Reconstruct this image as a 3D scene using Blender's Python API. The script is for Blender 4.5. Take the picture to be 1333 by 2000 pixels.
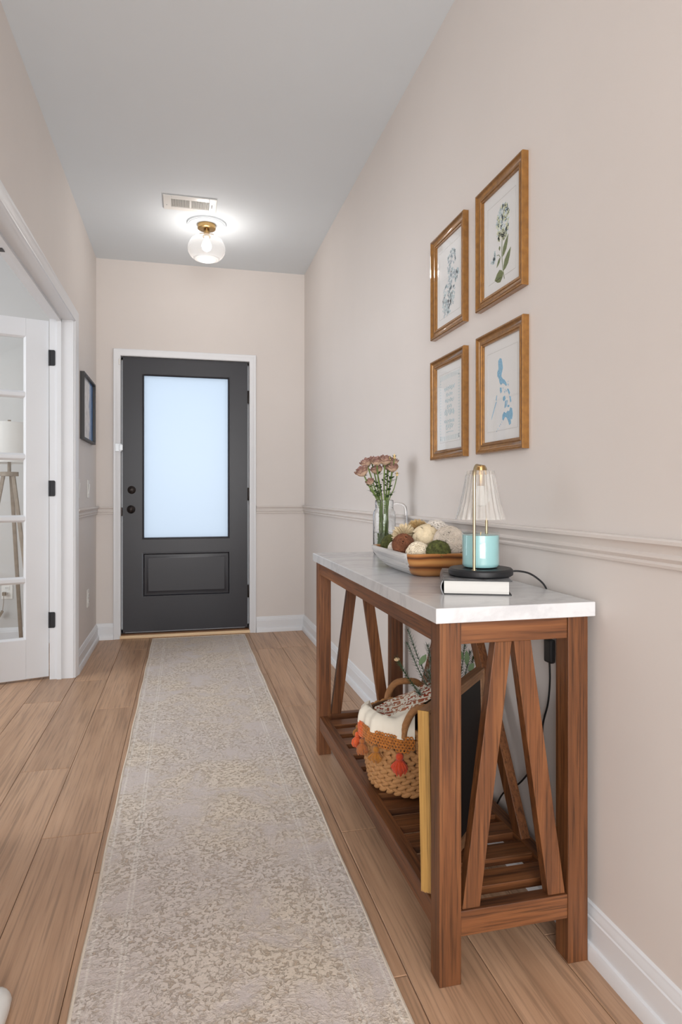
import bpy, bmesh, math, random
from mathutils import Vector, Matrix, noise as mnoise
R_ = math.radians
for o in list(bpy.data.objects): bpy.data.objects.remove(o)
SC = bpy.context.scene
COL = SC.collection
rnd = random.Random(7)

# ------------------------------------------------------------------ camera
FPX = 1266.0
YAW = math.atan((666.5 - 360.0) / FPX)
CAMZ = 1.045
cd = bpy.data.cameras.new('camera'); cam = bpy.data.objects.new('camera', cd); COL.objects.link(cam)
cam.location = (0, 0, CAMZ); cam.rotation_euler = (R_(90), 0, -YAW)
cd.sensor_width = 36; cd.lens = FPX / 2000 * 36; cd.shift_y = -34 / 2000; cd.clip_start = .02
SC.camera = cam
# ------------------------------------------------------------------ world and large lights
W = bpy.data.worlds.new('sky'); SC.world = W; W.use_nodes = True
bg = W.node_tree.nodes['Background']; bg.inputs[0].default_value = (.86, 1.0, 1.16, 1); bg.inputs[1].default_value = 1.0

def area(name, loc, rot, sx, sy, power, col):
    d = bpy.data.lights.new(name, 'AREA'); d.shape = 'RECTANGLE'; d.size = sx; d.size_y = sy; d.energy = power; d.color = col
    o = bpy.data.objects.new(name, d); COL.objects.link(o); o.location = loc; o.rotation_euler = rot
    return o
# added fill lights at assumed, unseen windows: living room behind the camera, side room
area('daylight_fill', (-.3, -3.95, 1.45), (R_(90), 0, 0), 4.4, 2.2, 305, (.995, .985, .975))
area('daylight_fill', (-3.15, 2.8, 1.5), (R_(90), 0, R_(-90)), 2.4, 1.7, 46, (.98, .985, .99))
SC.view_settings.view_transform = 'Standard'; SC.view_settings.look = 'None'
SC.view_settings.exposure = 0.12; SC.view_settings.gamma = 1; SC.view_settings.use_curve_mapping = False

# ------------------------------------------------------------------ mesh helpers
class MB:
    def __init__(s): s.v = []; s.f = []; s.m = []; s.c = None
    def add(s, vs, fs, mi=0):
        b = len(s.v); s.v += [tuple(p) for p in vs]
        for f in fs: s.f.append(tuple(i + b for i in f)); s.m.append(mi)
        return s
    def box(s, x0, x1, y0, y1, z0, z1, mi=0):
        v = [(x, y, z) for x in (x0, x1) for y in (y0, y1) for z in (z0, z1)]
        return s.add(v, [(0,1,3,2),(4,6,7,5),(0,4,5,1),(2,3,7,6),(0,2,6,4),(1,5,7,3)], mi)
    def bar(s, p0, p1, w, h, up=(0,0,1), mi=0):
        p0 = Vector(p0); p1 = Vector(p1); d = (p1 - p0).normalized(); up = Vector(up)
        a = d.cross(up).normalized(); b = a.cross(d)
        v = [p + a * x * w / 2 + b * y * h / 2 for p in (p0, p1) for x, y in ((-1,-1),(1,-1),(1,1),(-1,1))]
        return s.add(v, [(3,2,1,0),(4,5,6,7)] + [(i, (i+1) % 4, 4 + (i+1) % 4, 4 + i) for i in range(4)], mi)
    def lathe(s, prof, n=32, c=(0,0,0), mi=0, rf=None):
        b = []; k = len(prof)
        for i in range(n):
            a = 2 * math.pi * i / n; q = rf(i, n) if rf else 1
            b += [(c[0] + r * q * math.cos(a), c[1] + r * q * math.sin(a), c[2] + z) for r, z in prof]
        f = []
        for i in range(n):
            j = (i + 1) % n
            for t in range(k - 1):
                f.append((i*k+t, j*k+t, j*k+t+1, i*k+t+1))
        s.add(b, f, mi)
        return s
    def tube(s, pts, r, n=8, mi=0, cap=True):
        pts = [Vector(p) for p in pts]; m = len(pts); rr = r if hasattr(r, '__len__') else [r] * m
        t0 = (pts[1] - pts[0]).normalized(); a = t0.orthogonal().normalized(); v = []
        for i, p in enumerate(pts):
            t = (pts[min(i+1, m-1)] - pts[max(i-1, 0)]).normalized()
            a = (a - t * a.dot(t)); a = a.normalized() if a.length > 1e-6 else t.orthogonal().normalized()
            b = t.cross(a)
            v += [p + (a * math.cos(2*math.pi*k/n) + b * math.sin(2*math.pi*k/n)) * rr[i] for k in range(n)]
        f = [(i*n+k, i*n+(k+1) % n, (i+1)*n+(k+1) % n, (i+1)*n+k) for i in range(m-1) for k in range(n)]
        if cap: f += [tuple(range(n-1, -1, -1)), tuple((m-1)*n+k for k in range(n))]
        return s.add(v, f, mi)
    def ring(s, c, R, r, axis, n=24, k=5, mi=0, ph=0):
        ax = Vector(axis).normalized(); a = ax.orthogonal().normalized(); b = ax.cross(a); c = Vector(c); v = []
        for i in range(n):
            t = 2*math.pi*i/n + ph; d = a*math.cos(t) + b*math.sin(t)
            v += [c + d*(R + r*math.cos(2*math.pi*j/k)) + ax*r*math.sin(2*math.pi*j/k) for j in range(k)]
        f = [(i*k+j, ((i+1) % n)*k+j, ((i+1) % n)*k+(j+1) % k, i*k+(j+1) % k) for i in range(n) for j in range(k)]
        return s.add(v, f, mi)
    def sphere(s, c, r, nu=12, nv=8, sc=(1,1,1), mi=0):
        v = [(c[0], c[1], c[2] - r*sc[2])]
        for j in range(1, nv):
            p = -math.pi/2 + math.pi*j/nv
            v += [(c[0]+r*sc[0]*math.cos(p)*math.cos(2*math.pi*i/nu), c[1]+r*sc[1]*math.cos(p)*math.sin(2*math.pi*i/nu), c[2]+r*sc[2]*math.sin(p)) for i in range(nu)]
        v.append((c[0], c[1], c[2] + r*sc[2])); L = len(v) - 1; f = []
        for i in range(nu):
            k = (i+1) % nu
            f.append((0, 1+k, 1+i)); f.append((L, L-nu+i, L-nu+k))
            for j in range(nv-2): f.append((1+j*nu+i, 1+j*nu+k, 1+(j+1)*nu+k, 1+(j+1)*nu+i))
        return s.add(v, f, mi)
    def prism(s, poly, fn0, fn1, mi=0):
        n = len(poly); v = [fn0(p) for p in poly] + [fn1(p) for p in poly]
        return s.add(v, [tuple(range(n-1, -1, -1)), tuple(range(n, 2*n))] + [(i, (i+1) % n, n+(i+1) % n, n+i) for i in range(n)], mi)
    def mesh(s, name, mats, smooth=None):
        me = bpy.data.meshes.new(name); me.from_pydata([tuple(p) for p in s.v], [], s.f)
        for m in (mats if isinstance(mats, (list, tuple)) else [mats]): me.materials.append(M[m] if isinstance(m, str) else m)
        me.polygons.foreach_set('material_index', s.m)
        bm = bmesh.new(); bm.from_mesh(me); bmesh.ops.recalc_face_normals(bm, faces=bm.faces); bm.to_mesh(me); bm.free()
        if s.c is not None:
            at = me.color_attributes.new('tint', 'FLOAT_COLOR', 'POINT')
            for i, c in enumerate(s.c): at.data[i].color = (c[0], c[1], c[2], 1)
        if smooth is not None:
            me.polygons.foreach_set('use_smooth', [True]*len(me.polygons)); me.set_sharp_from_angle(angle=R_(smooth))
        me.update(); return me
    def build(s, name, mats, parent=None, loc=(0,0,0), rot=(0,0,0), smooth=None, bevel=0):
        return put(name, s.mesh(name, mats, smooth), parent, loc, rot, bevel)

def put(name, me, parent=None, loc=(0,0,0), rot=(0,0,0), bevel=0):
    o = bpy.data.objects.new(name, me); COL.objects.link(o); o.location = loc; o.rotation_euler = rot
    if parent is not None: o.parent = parent
    if bevel:
        b = o.modifiers.new('bevel', 'BEVEL'); b.width = bevel; b.segments = 2; b.limit_method = 'ANGLE'; b.angle_limit = R_(35)
        b.harden_normals = False
    return o
def tag(o, label, cat, group=None, kind=None):
    o['label'] = label; o['category'] = cat
    if group: o['group'] = group
    if kind: o['kind'] = kind
    return o
def struct(o, label, cat): return tag(o, label, cat, None, 'structure')
def root(name, loc=(0,0,0), rz=0):
    o = bpy.data.objects.new(name, None); COL.objects.link(o); o.location = loc; o.rotation_euler = (0,0,rz); o.empty_display_size = .02
    return o
def strip(a, b, nrm, prof, mb=None):
    """moulding: profile (distance from wall, height) swept from a to b (x, y)"""
    mb = mb or MB(); n = len(prof)
    v = [(p[0] + nrm[0]*d, p[1] + nrm[1]*d, z) for p in (a, b) for d, z in prof]
    return mb.add(v, [tuple(range(n)), tuple(range(2*n-1, n-1, -1))] + [(i, (i+1) % n, n+(i+1) % n, n+i) for i in range(n)])

# ------------------------------------------------------------------ materials
M = {}
def nt(name):
    m = bpy.data.materials.new(name); m.use_nodes = True; t = m.node_tree
    M[name] = m; return m, t.nodes, t.links, t.nodes['Principled BSDF']
def mapped(N, L, scale, rand=True, coord='Object'):
    tc = N.new('ShaderNodeTexCoord'); mp = N.new('ShaderNodeMapping'); mp.inputs['Scale'].default_value = scale
    if rand:
        oi = N.new('ShaderNodeObjectInfo'); mu = N.new('ShaderNodeMath'); mu.operation = 'MULTIPLY'; mu.inputs[1].default_value = 37.0
        ad = N.new('ShaderNodeVectorMath'); ad.operation = 'ADD'
        L.new(oi.outputs['Random'], mu.inputs[0]); L.new(tc.outputs[coord], ad.inputs[0]); L.new(mu.outputs[0], ad.inputs[1]); L.new(ad.outputs[0], mp.inputs[0])
    else: L.new(tc.outputs[coord], mp.inputs[0])
    return mp.outputs[0]
def noise(N, L, vec, scale, detail=4, rough=.55, dist=0):
    n = N.new('ShaderNodeTexNoise'); n.inputs['Scale'].default_value = scale; n.inputs['Detail'].default_value = detail
    n.inputs['Roughness'].default_value = rough; n.inputs['Distortion'].default_value = dist; L.new(vec, n.inputs['Vector']); return n.outputs['Fac']
def ramp(N, L, fac, stops):
    r = N.new('ShaderNodeValToRGB'); e = r.color_ramp.elements
    while len(e) < len(stops): e.new(.5)
    for i, (p, c) in enumerate(stops): e[i].position = p; e[i].color = (*c, 1)
    L.new(fac, r.inputs[0]); return r.outputs[0]
def mix(N, L, fac, a, b, mode='MIX'):
    x = N.new('ShaderNodeMix'); x.data_type = 'RGBA'; x.blend_type = mode
    for sock, v in ((x.inputs[0], fac), (x.inputs[6], a), (x.inputs[7], b)):
        if hasattr(v, 'is_linked') or hasattr(v, 'links'): L.new(v, sock)
        elif isinstance(v, (int, float)): sock.default_value = v
        else: sock.default_value = (*v, 1)
    return x.outputs[2]
def mathn(N, L, op, a, b=0.0):
    x = N.new('ShaderNodeMath'); x.operation = op
    for s, v in ((x.inputs[0], a), (x.inputs[1], b)):
        if hasattr(v, 'links'): L.new(v, s)
        else: s.default_value = v
    return x.outputs[0]
def bump(N, L, B, h, strength, dist=.002):
    b = N.new('ShaderNodeBump'); b.inputs['Strength'].default_value = strength; b.inputs['Distance'].default_value = dist
    L.new(h, b.inputs['Height']); L.new(b.outputs[0], B.inputs['Normal'])
def srgb(r, g, b):
    return tuple(((c/255)/12.92 if c/255 <= .04045 else ((c/255+.055)/1.055)**2.4) for c in (r, g, b))
def plain(name, c, rough=.5, metal=0, var=.0, vs=8, bs=0, bd=.001, bsc=60, spec=.5, coat=0):
    m, N, L, B = nt(name); B.inputs['Roughness'].default_value = rough; B.inputs['Metallic'].default_value = metal
    B.inputs['Specular IOR Level'].default_value = spec; B.inputs['Coat Weight'].default_value = coat
    vec = mapped(N, L, (1,1,1))
    f = noise(N, L, vec, vs, 5)
    lo = tuple(max(0, x*(1-var)) for x in c); hi = tuple(min(1, x*(1+var)) for x in c)
    L.new(ramp(N, L, f, [(.3, lo), (.7, hi)]), B.inputs['Base Color'])
    if bs: bump(N, L, B, noise(N, L, vec, bsc, 4), bs, bd)
    return m
def wood(name, cols, along, rough=.45, fine=1.0, bs=.25, contrast=1.0, randv=.25, spec=.4, wscale=1.0, dist=.7):
    """grain runs along local axis `along` (0,1,2)"""
    m, N, L, B = nt(name); B.inputs['Roughness'].default_value = rough; B.inputs['Specular IOR Level'].default_value = spec
    s1 = [14*wscale]*3; s1[along] = 1.1*wscale; s2 = [130*fine]*3; s2[along] = 3.2*fine
    f1 = noise(N, L, mapped(N, L, s1), 1.0, 5, .6, dist); f2 = noise(N, L, mapped(N, L, s2), 1.0, 3, .6)
    base = ramp(N, L, f1, [(.25, cols[0]), (.5, cols[1]), (.75, cols[2])])
    pore = ramp(N, L, f2, [(.36, (1-.45*contrast,)*3), (.5, (1,)*3), (.68, (1+.12*contrast,)*3)])
    c = mix(N, L, 1.0, base, pore, 'MULTIPLY')
    oi = N.new('ShaderNodeObjectInfo'); hs = N.new('ShaderNodeHueSaturation')
    L.new(mathn(N, L, 'ADD', mathn(N, L, 'MULTIPLY', oi.outputs['Random'], randv), 1 - randv/2), hs.inputs['Value']); L.new(c, hs.inputs['Color'])
    L.new(hs.outputs[0], B.inputs['Base Color']); bump(N, L, B, f2, bs, .0012)
    return m
def thin_glass(name, tint=(1,1,1), refl=1.0, rough=0.0, milky=0.0):
    m, N, L, B = nt(name); N.remove(B); out = N['Material Output']
    tr = N.new('ShaderNodeBsdfTransparent'); tr.inputs[0].default_value = (*tint, 1)
    gl = N.new('ShaderNodeBsdfGlossy'); gl.inputs['Roughness'].default_value = rough; gl.inputs[0].default_value = (1,1,1,1)
    fr = N.new('ShaderNodeFresnel'); fr.inputs[0].default_value = 1.5
    ge = N.new('ShaderNodeNewGeometry'); front = mathn(N, L, 'SUBTRACT', 1.0, ge.outputs['Backfacing'])
    mx = N.new('ShaderNodeMixShader'); L.new(mathn(N, L, 'MULTIPLY', mathn(N, L, 'MULTIPLY', fr.outputs[0], refl), front), mx.inputs[0]); L.new(tr.outputs[0], mx.inputs[1]); L.new(gl.outputs[0], mx.inputs[2])
    last = mx
    if milky:
        df = N.new('ShaderNodeBsdfTranslucent'); df.inputs[0].default_value = (1,1,1,1); m2 = N.new('ShaderNodeMixShader'); m2.inputs[0].default_value = milky
        L.new(mx.outputs[0], m2.inputs[1]); L.new(df.outputs[0], m2.inputs[2]); last = m2
    L.new(last.outputs[0], out.inputs[0]); return m
def real_glass(name, col=(1,1,1), rough=0.0, ior=1.45, bs=0, bsc=120):
    m, N, L, B = nt(name); B.inputs['Base Color'].default_value = (*col, 1); B.inputs['Transmission Weight'].default_value = 1
    B.inputs['Roughness'].default_value = rough; B.inputs['IOR'].default_value = ior
    if bs: bump(N, L, B, noise(N, L, mapped(N, L, (1,1,1), False), bsc, 2), bs, .002)
    return m
def tinted(name, rough=.8, bs=0, bsc=300, sheen=0, mult=(1,1,1)):
    m, N, L, B = nt(name); a = N.new('ShaderNodeAttribute'); a.attribute_name = 'tint'
    vec = mapped(N, L, (1,1,1)); f = noise(N, L, vec, bsc, 3)
    L.new(mix(N, L, 1.0, a.outputs['Color'], ramp(N, L, f, [(.3, (.82,)*3), (.7, (1.1,)*3)]), 'MULTIPLY'), B.inputs['Base Color'])
    B.inputs['Roughness'].default_value = rough; B.inputs['Sheen Weight'].default_value = sheen
    if bs: bump(N, L, B, f, bs, .001)
    return m

plain('wall_paint', srgb(224, 217, 212), .62, var=.012, vs=3, bs=.05, bd=.0006, bsc=220, spec=.35)
plain('ceiling_paint', srgb(232, 239, 244), .85, var=.01, vs=2, bs=.06, bd=.0006, bsc=160, spec=.2)
plain('trim_paint', srgb(230, 232, 235), .35, var=.01, vs=4, spec=.5)
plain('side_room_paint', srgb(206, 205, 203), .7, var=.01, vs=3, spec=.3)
wood('floor_oak', (srgb(164, 128, 100), srgb(186, 149, 119), srgb(200, 163, 133)), 1, .42, 1.0, .35, .6, .22, .5, 1.1, .3)
plain('floor_gap', srgb(96, 70, 50), .8, var=.1)
plain('door_charcoal', srgb(36, 36, 43), .38, var=.03, vs=6, bs=.05, bsc=300, spec=.5)
plain('oil_bronze', srgb(52, 46, 44), .3, metal=.8, var=.08)
plain('black_metal', srgb(40, 41, 45), .45, metal=.2, var=.05)
plain('steel', srgb(176, 178, 180), .35, metal=.8, var=.03)
wood('threshold_pine', (srgb(214, 176, 132), srgb(236, 206, 166), srgb(246, 222, 186)), 0, .5, 1, .1, .3)
wood('threshold_dark', (srgb(96, 64, 40), srgb(120, 82, 52), srgb(140, 98, 64)), 0, .5, 1, .1, .4)
wood('acacia', (srgb(74, 44, 26), srgb(114, 70, 40), srgb(142, 92, 54)), 2, .45, 1.5, .4, 1.1, .3, .4, 1.6, .5)
# marble-look laminate
m, N, L, B = nt('marble_top'); v = mapped(N, L, (1,1,1), False)
f = noise(N, L, v, 3.0, 7, .62, 1.6); f2 = noise(N, L, v, 22, 4, .6, .4)
c = ramp(N, L, f, [(.44, srgb(214,214,215)), (.5, srgb(197,197,199)), (.56, srgb(216,216,217))])
L.new(mix(N, L, .35, c, ramp(N, L, f2, [(.3, srgb(198,198,200)), (.6, srgb(216,216,217))])), B.inputs['Base Color']); B.inputs['Roughness'].default_value = .2
# frosted door glass: daylight from the porch diffuses through it
m, N, L, B = nt('frosted_glass'); N.remove(B); out = N['Material Output']
t_ = N.new('ShaderNodeBsdfTranslucent'); t_.inputs[0].default_value = (.93, .96, .99, 1); g_ = N.new('ShaderNodeBsdfGlossy'); g_.inputs['Roughness'].default_value = .35
mx = N.new('ShaderNodeMixShader'); mx.inputs[0].default_value = .05; L.new(t_.outputs[0], mx.inputs[1]); L.new(g_.outputs[0], mx.inputs[2]); L.new(mx.outputs[0], out.inputs[0])
thin_glass('pane_glass', (.97, .98, .98), 1.0)
thin_glass('picture_glass', (1, 1, 1), .6, .02)
thin_glass('globe_glass', (.97, .97, .97), 2.6, .03, .035)
real_glass('jar_glass', (.97, .99, 1.0), 0, 1.38, .35, 90)
real_glass('handle_glass', (.98, .99, 1.0), 0, 1.4)
real_glass('water', (.97, .99, .99), 0, 1.33)
real_glass('shade_glass', (.97, .95, .92), .1, 1.42); M['shade_glass'].node_tree.nodes['Principled BSDF'].inputs['Transmission Weight'].default_value = .78
thin_glass('candle_glass', (.95, .99, .99), 1.0, .04, .0)
plain('candle_wax', srgb(156, 198, 200), .4, var=.02, spec=.5, coat=.6)
plain('brass', srgb(186, 170, 140), .34, metal=1, var=.05)
plain('aged_brass', srgb(178, 146, 98), .32, metal=1, var=.06)
plain('black_base', srgb(26, 27, 30), .45, var=.05)
plain('black_rubber', srgb(14, 14, 15), .5, var=.05)
plain('white_plastic', srgb(238, 237, 233), .35, var=.01)
plain('paper_white', srgb(229, 229, 228), .8, var=.008)
plain('gold_frame', srgb(150, 104, 48), .4, metal=.6, var=.2, vs=60, bs=.2, bd=.0006, bsc=240, coat=.7)
plain('print_line', srgb(206, 205, 202), .8)
plain('leaf_print', srgb(112, 122, 78), .8, var=.35, vs=260)
plain('stem_print', srgb(120, 130, 92), .8)
plain('petal_print', srgb(190, 208, 212), .8, var=.18, vs=420)
plain('petal_print_yellow', srgb(214, 218, 188), .8, var=.15, vs=300)
plain('petal_print_grey', srgb(184, 197, 204), .8, var=.2, vs=420)
plain('map_print', srgb(136, 182, 210), .8, var=.35, vs=500)
plain('script_print', srgb(150, 188, 200), .8, var=.1)
plain('gingham_print', srgb(206, 216, 218), .8)
plain('picture_black', srgb(58, 57, 57), .45, var=.05)
wood('whitewash', (srgb(150, 150, 154), srgb(206, 205, 204), srgb(228, 226, 222)), 1, .6, .7, .5, .5, .02, .3, 2.2)
m, N, L, B = nt('bowl_wood'); v = mapped(N, L, (9, 3, 26), False); wv = N.new('ShaderNodeTexWave'); wv.wave_type = 'BANDS'; wv.bands_direction = 'Z'; wv.inputs['Scale'].default_value = .42; wv.inputs['Distortion'].default_value = 6.5; wv.inputs['Detail'].default_value = 3; wv.inputs['Detail Scale'].default_value = .7; L.new(v, wv.inputs['Vector'])
L.new(ramp(N, L, wv.outputs['Fac'], [(.02, srgb(92, 52, 24)), (.16, srgb(138, 84, 42)), (.5, srgb(168, 110, 58)), (.95, srgb(190, 136, 80))]), B.inputs['Base Color']); B.inputs['Roughness'].default_value = .4
plain('moss', srgb(84, 88, 44), .95, var=.6, vs=90, bs=1, bd=.006, bsc=140)
plain('vine_brown', srgb(112, 68, 44), .8, var=.4, vs=40)
plain('vine_white', srgb(216, 204, 190), .8, var=.12, vs=40)
plain('vine_core', srgb(50, 30, 20), .9, var=.2)
plain('vine_white_core', srgb(150, 138, 124), .9, var=.15)
plain('sola_cream', srgb(232, 214, 180), .85, var=.12, vs=60)
plain('sola_tan', srgb(222, 192, 140), .9, var=.2, vs=60)
plain('shell_cream', srgb(230, 216, 192), .8, var=.12, vs=80)
plain('shell_white', srgb(228, 220, 210), .8, var=.1, vs=80)
plain('flower_stem', srgb(104, 124, 62), .6, var=.3, vs=30)
plain('flower_leaf', srgb(62, 84, 46), .6, var=.3, vs=30)
tinted('rose_petal', .75, .3, 200)
plain('straw', srgb(184, 134, 84), .62, var=.22, vs=60, bs=.5, bd=.001, bsc=200)
plain('straw_dark', srgb(164, 118, 76), .65, var=.2, vs=60, bs=.5, bsc=200)
plain('basket_core', srgb(104, 70, 44), .85, var=.2)
tinted('yarn', .95, .6, 420, .2)
plain('pine_raw', srgb(206, 164, 92), .6, var=.12, vs=20)
wood('pine_edge', (srgb(146, 104, 52), srgb(168, 128, 68), srgb(188, 150, 90)), 2, .55, 1.6, .3, .7, .1)
wood('frame_brown', (srgb(110, 76, 50), srgb(140, 102, 72), srgb(164, 124, 92)), 0, .5, 1, .2, .4, .1)
plain('board_black', srgb(12, 12, 13), .55, var=.1)
plain('frost_white', srgb(150, 158, 152), .9, var=.1)
plain('sprig_green', srgb(70, 92, 62), .8, var=.2)
plain('sage_leaf', srgb(126, 152, 112), .7, var=.15)
plain('bud_tan', srgb(228, 196, 154), .8)
plain('lamp_wood', srgb(150, 136, 120), .6, var=.15, vs=30)
plain('linen_shade', srgb(232, 230, 226), .9, var=.02)
plain('vent_dark', srgb(110, 110, 112), .9)
plain('book_cover', srgb(120, 120, 122), .4, var=.9, vs=26)
plain('book_black', srgb(22, 22, 23), .5)
plain('concrete', srgb(170, 170, 168), .9, var=.05)
# page block
m, N, L, B = nt('pages'); v = mapped(N, L, (1, 1, 900), False); L.new(ramp(N, L, noise(N, L, v, 1, 2), [(.3, srgb(200,197,192)), (.7, srgb(224,222,217))]), B.inputs['Base Color']); B.inputs['Roughness'].default_value = .9
# bulb
m, N, L, B = nt('bulb_glow'); B.inputs['Emission Color'].default_value = (1, .93, .84, 1); B.inputs['Emission Strength'].default_value = 9
B.inputs['Base Color'].default_value = (1,1,1,1)
# abstract print on the left wall
m, N, L, B = nt('abstract_print'); tc = N.new('ShaderNodeTexCoord'); sp = N.new('ShaderNodeSeparateXYZ'); L.new(tc.outputs['Object'], sp.inputs[0])
n1 = noise(N, L, mapped(N, L, (1,1,1), False), 14, 5, .6); n2 = noise(N, L, mapped(N, L, (6, 40, 12), False), 1.5, 5, .65)
edge = mathn(N, L, 'ADD', sp.outputs['Y'], mathn(N, L, 'MULTIPLY', n1, .16))
paper = ramp(N, L, n2, [(.38, srgb(176,178,182)), (.5, srgb(222,224,227)), (.6, srgb(232,234,236))])
blue = ramp(N, L, edge, [(.0, srgb(120,166,206)), (.26, srgb(70,128,186)), (.34, srgb(38,74,128))])
mk = N.new('ShaderNodeMapRange'); L.new(edge, mk.inputs[0]); mk.inputs[1].default_value = .155; mk.inputs[2].default_value = .175
L.new(mix(N, L, mk.outputs[0], paper, blue), B.inputs['Base Color']); B.inputs['Roughness'].default_value = .7
# runner rug
m, N, L, B = nt('rug_pile'); v = mapped(N, L, (1,1,1), False)
big = noise(N, L, v, 1.8, 5, .55, .3); med = noise(N, L, v, 92, 5, .62, .6); fin = noise(N, L, v, 160, 3, .6)
mask = ramp(N, L, noise(N, L, v, 5.0, 7, .72, .4), [(.38, (0,0,0)), (.52, (1,1,1))])
crev = ramp(N, L, med, [(.38, (1,1,1)), (.49, (0,0,0))])
carve = mix(N, L, 1.0, crev, mask, 'MULTIPLY')
ground = mix(N, L, mask, srgb(205,193,187), ramp(N, L, big, [(.40, srgb(214,202,193)), (.60, srgb(222,207,189))]))
base = mix(N, L, mathn(N, L, 'MULTIPLY', carve, .55), ground, srgb(168,140,110))  # brown crevice tone is shade of the carved pile, put into the colour
base = mix(N, L, 1.0, base, ramp(N, L, fin, [(.3, (.93,)*3), (.7, (1.05,)*3)]), 'MULTIPLY')
sp = N.new('ShaderNodeSeparateXYZ'); L.new(v, sp.inputs[0])
ax = mathn(N, L, 'ABSOLUTE', sp.outputs['X'])
def band(c, w):
    return mathn(N, L, 'LESS_THAN', mathn(N, L, 'ABSOLUTE', mathn(N, L, 'SUBTRACT', ax, c)), w)
lines = mathn(N, L, 'MAXIMUM', mathn(N, L, 'MAXIMUM', band(.246, .0025), band(.236, .0025)), band(.312, .003))
base = mix(N, L, mathn(N, L, 'MULTIPLY', lines, .5), base, srgb(230,222,212))
L.new(base, B.inputs['Base Color']); B.inputs['Roughness'].default_value = .95; B.inputs['Sheen Weight'].default_value = .15
relief = mathn(N, L, 'SUBTRACT', mathn(N, L, 'MULTIPLY', mask, .8), mathn(N, L, 'MULTIPLY', carve, .8))
bump(N, L, B, mathn(N, L, 'ADD', relief, mathn(N, L, 'MULTIPLY', fin, .35)), .8, .004)
plain('rug_binding', srgb(224, 212, 196), .9, var=.06, vs=200, bs=.5, bsc=400)
# blanket cloth: cream ground, rust woven figures away from the hem
m, N, L, B = nt('blanket_cloth'); a = N.new('ShaderNodeAttribute'); a.attribute_name = 'tint'; sp = N.new('ShaderNodeSeparateColor'); L.new(a.outputs['Color'], sp.inputs[0])
cb = N.new('ShaderNodeCombineXYZ'); L.new(sp.outputs[0], cb.inputs[0]); L.new(mathn(N, L, 'MULTIPLY', sp.outputs[2], .35), cb.inputs[1])
vo = N.new('ShaderNodeTexVoronoi'); vo.inputs['Scale'].default_value = 130; vo.feature = 'F1'; L.new(cb.outputs[0], vo.inputs['Vector'])
wv = N.new('ShaderNodeTexWave'); wv.inputs['Scale'].default_value = 12.0; wv.inputs['Distortion'].default_value = 0; wv.bands_direction = 'Y'; cb2 = N.new('ShaderNodeCombineXYZ'); L.new(sp.outputs[1], cb2.inputs[1]); L.new(cb2.outputs[0], wv.inputs['Vector'])
fig = mathn(N, L, 'MULTIPLY', mathn(N, L, 'GREATER_THAN', vo.outputs['Distance'], .47), mathn(N, L, 'GREATER_THAN', wv.outputs['Fac'], .14))
fig = mathn(N, L, 'MULTIPLY', fig, mathn(N, L, 'GREATER_THAN', sp.outputs[1], .034))
rust = ramp(N, L, noise(N, L, cb.outputs[0], 14, 2), [(.4, srgb(158,62,34)), (.55, srgb(172,112,78))])
L.new(mix(N, L, fig, srgb(236,228,212), rust), B.inputs['Base Color']); B.inputs['Roughness'].default_value = .9
bump(N, L, B, noise(N, L, mapped(N, L, (1,1,1), False), 500, 2), .3, .0006)
# lattice shared by print meshes
RX, LX, YD, CH = .905, -.615, 4.94, 2.745

# ------------------------------------------------------------------ room shell
PW = .179
floor = MB().box(-3.2, 3.2, -4.0, 4.96, -.06, -.012).build('floor', 'floor_gap')
struct(floor, 'light oak plank floor running the length of the hallway', 'floor')
starts = {-3: 3.52-.35, -2: 3.52, -1: 2.655, 0: 2.127, 1: 1.9, 2: 2.5, 3: 1.62, 4: 1.336, 5: 1.95, 6: 3.177, 7: 2.6}
plank_meshes = {}
def plank(x0, x1, y0, y1):
    key = (round(x1-x0, 4), round(y1-y0, 4))
    if key not in plank_meshes:
        w, l = x1-x0, y1-y0; g = .0008
        e = .0022; q = MB()
        a = [(-w/2+g, -l/2+g), (w/2-g, -l/2+g), (w/2-g, l/2-g), (-w/2+g, l/2-g)]
        b = [(-w/2+g+e, -l/2+g+e), (w/2-g-e, -l/2+g+e), (w/2-g-e, l/2-g-e), (-w/2+g+e, l/2-g-e)]
        q.add([(x, y, -.012) for x, y in a] + [(x, y, -.0012) for x, y in a] + [(x, y, 0) for x, y in b],
              [(3,2,1,0), (8,9,10,11)] + [(i, (i+1) % 4, 4+(i+1) % 4, 4+i) for i in range(4)] + [(4+i, 4+(i+1) % 4, 8+(i+1) % 4, 8+i) for i in range(4)])
        plank_meshes[key] = q.mesh('plank', 'floor_oak')
    return put('plank', plank_meshes[key], floor, ((x0+x1)/2, (y0+y1)/2, 0))
for k in range(-14, 16):
    x0 = -.422 + PW*k; x1 = x0 + PW
    if x1 > 3.2 or x0 < -3.2: continue
    ph = starts.get(k-0, None)
    # rows are indexed so that k = 0 is the plank row just left of the runner
    ph = {-3: 3.17, -2: 3.52, -1: 2.655, 0: 2.127, 1: 1.9, 2: 2.5, 3: 1.62, 4: 1.336, 5: 1.95, 6: 3.177, 7: 2.6}.get(k, (k*.77) % 1.22)
    y_lo = -4.0 if k > -2 else (.9 if k < -2 else -4.0)
    ys = sorted({round(ph + 1.22*j, 4) for j in range(-8, 8)})
    cuts = [y_lo] + [y for y in ys if y_lo + .1 < y < 4.86] + [4.955]
    for y0, y1 in zip(cuts[:-1], cuts[1:]): plank(x0, x1, y0, y1)

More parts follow.
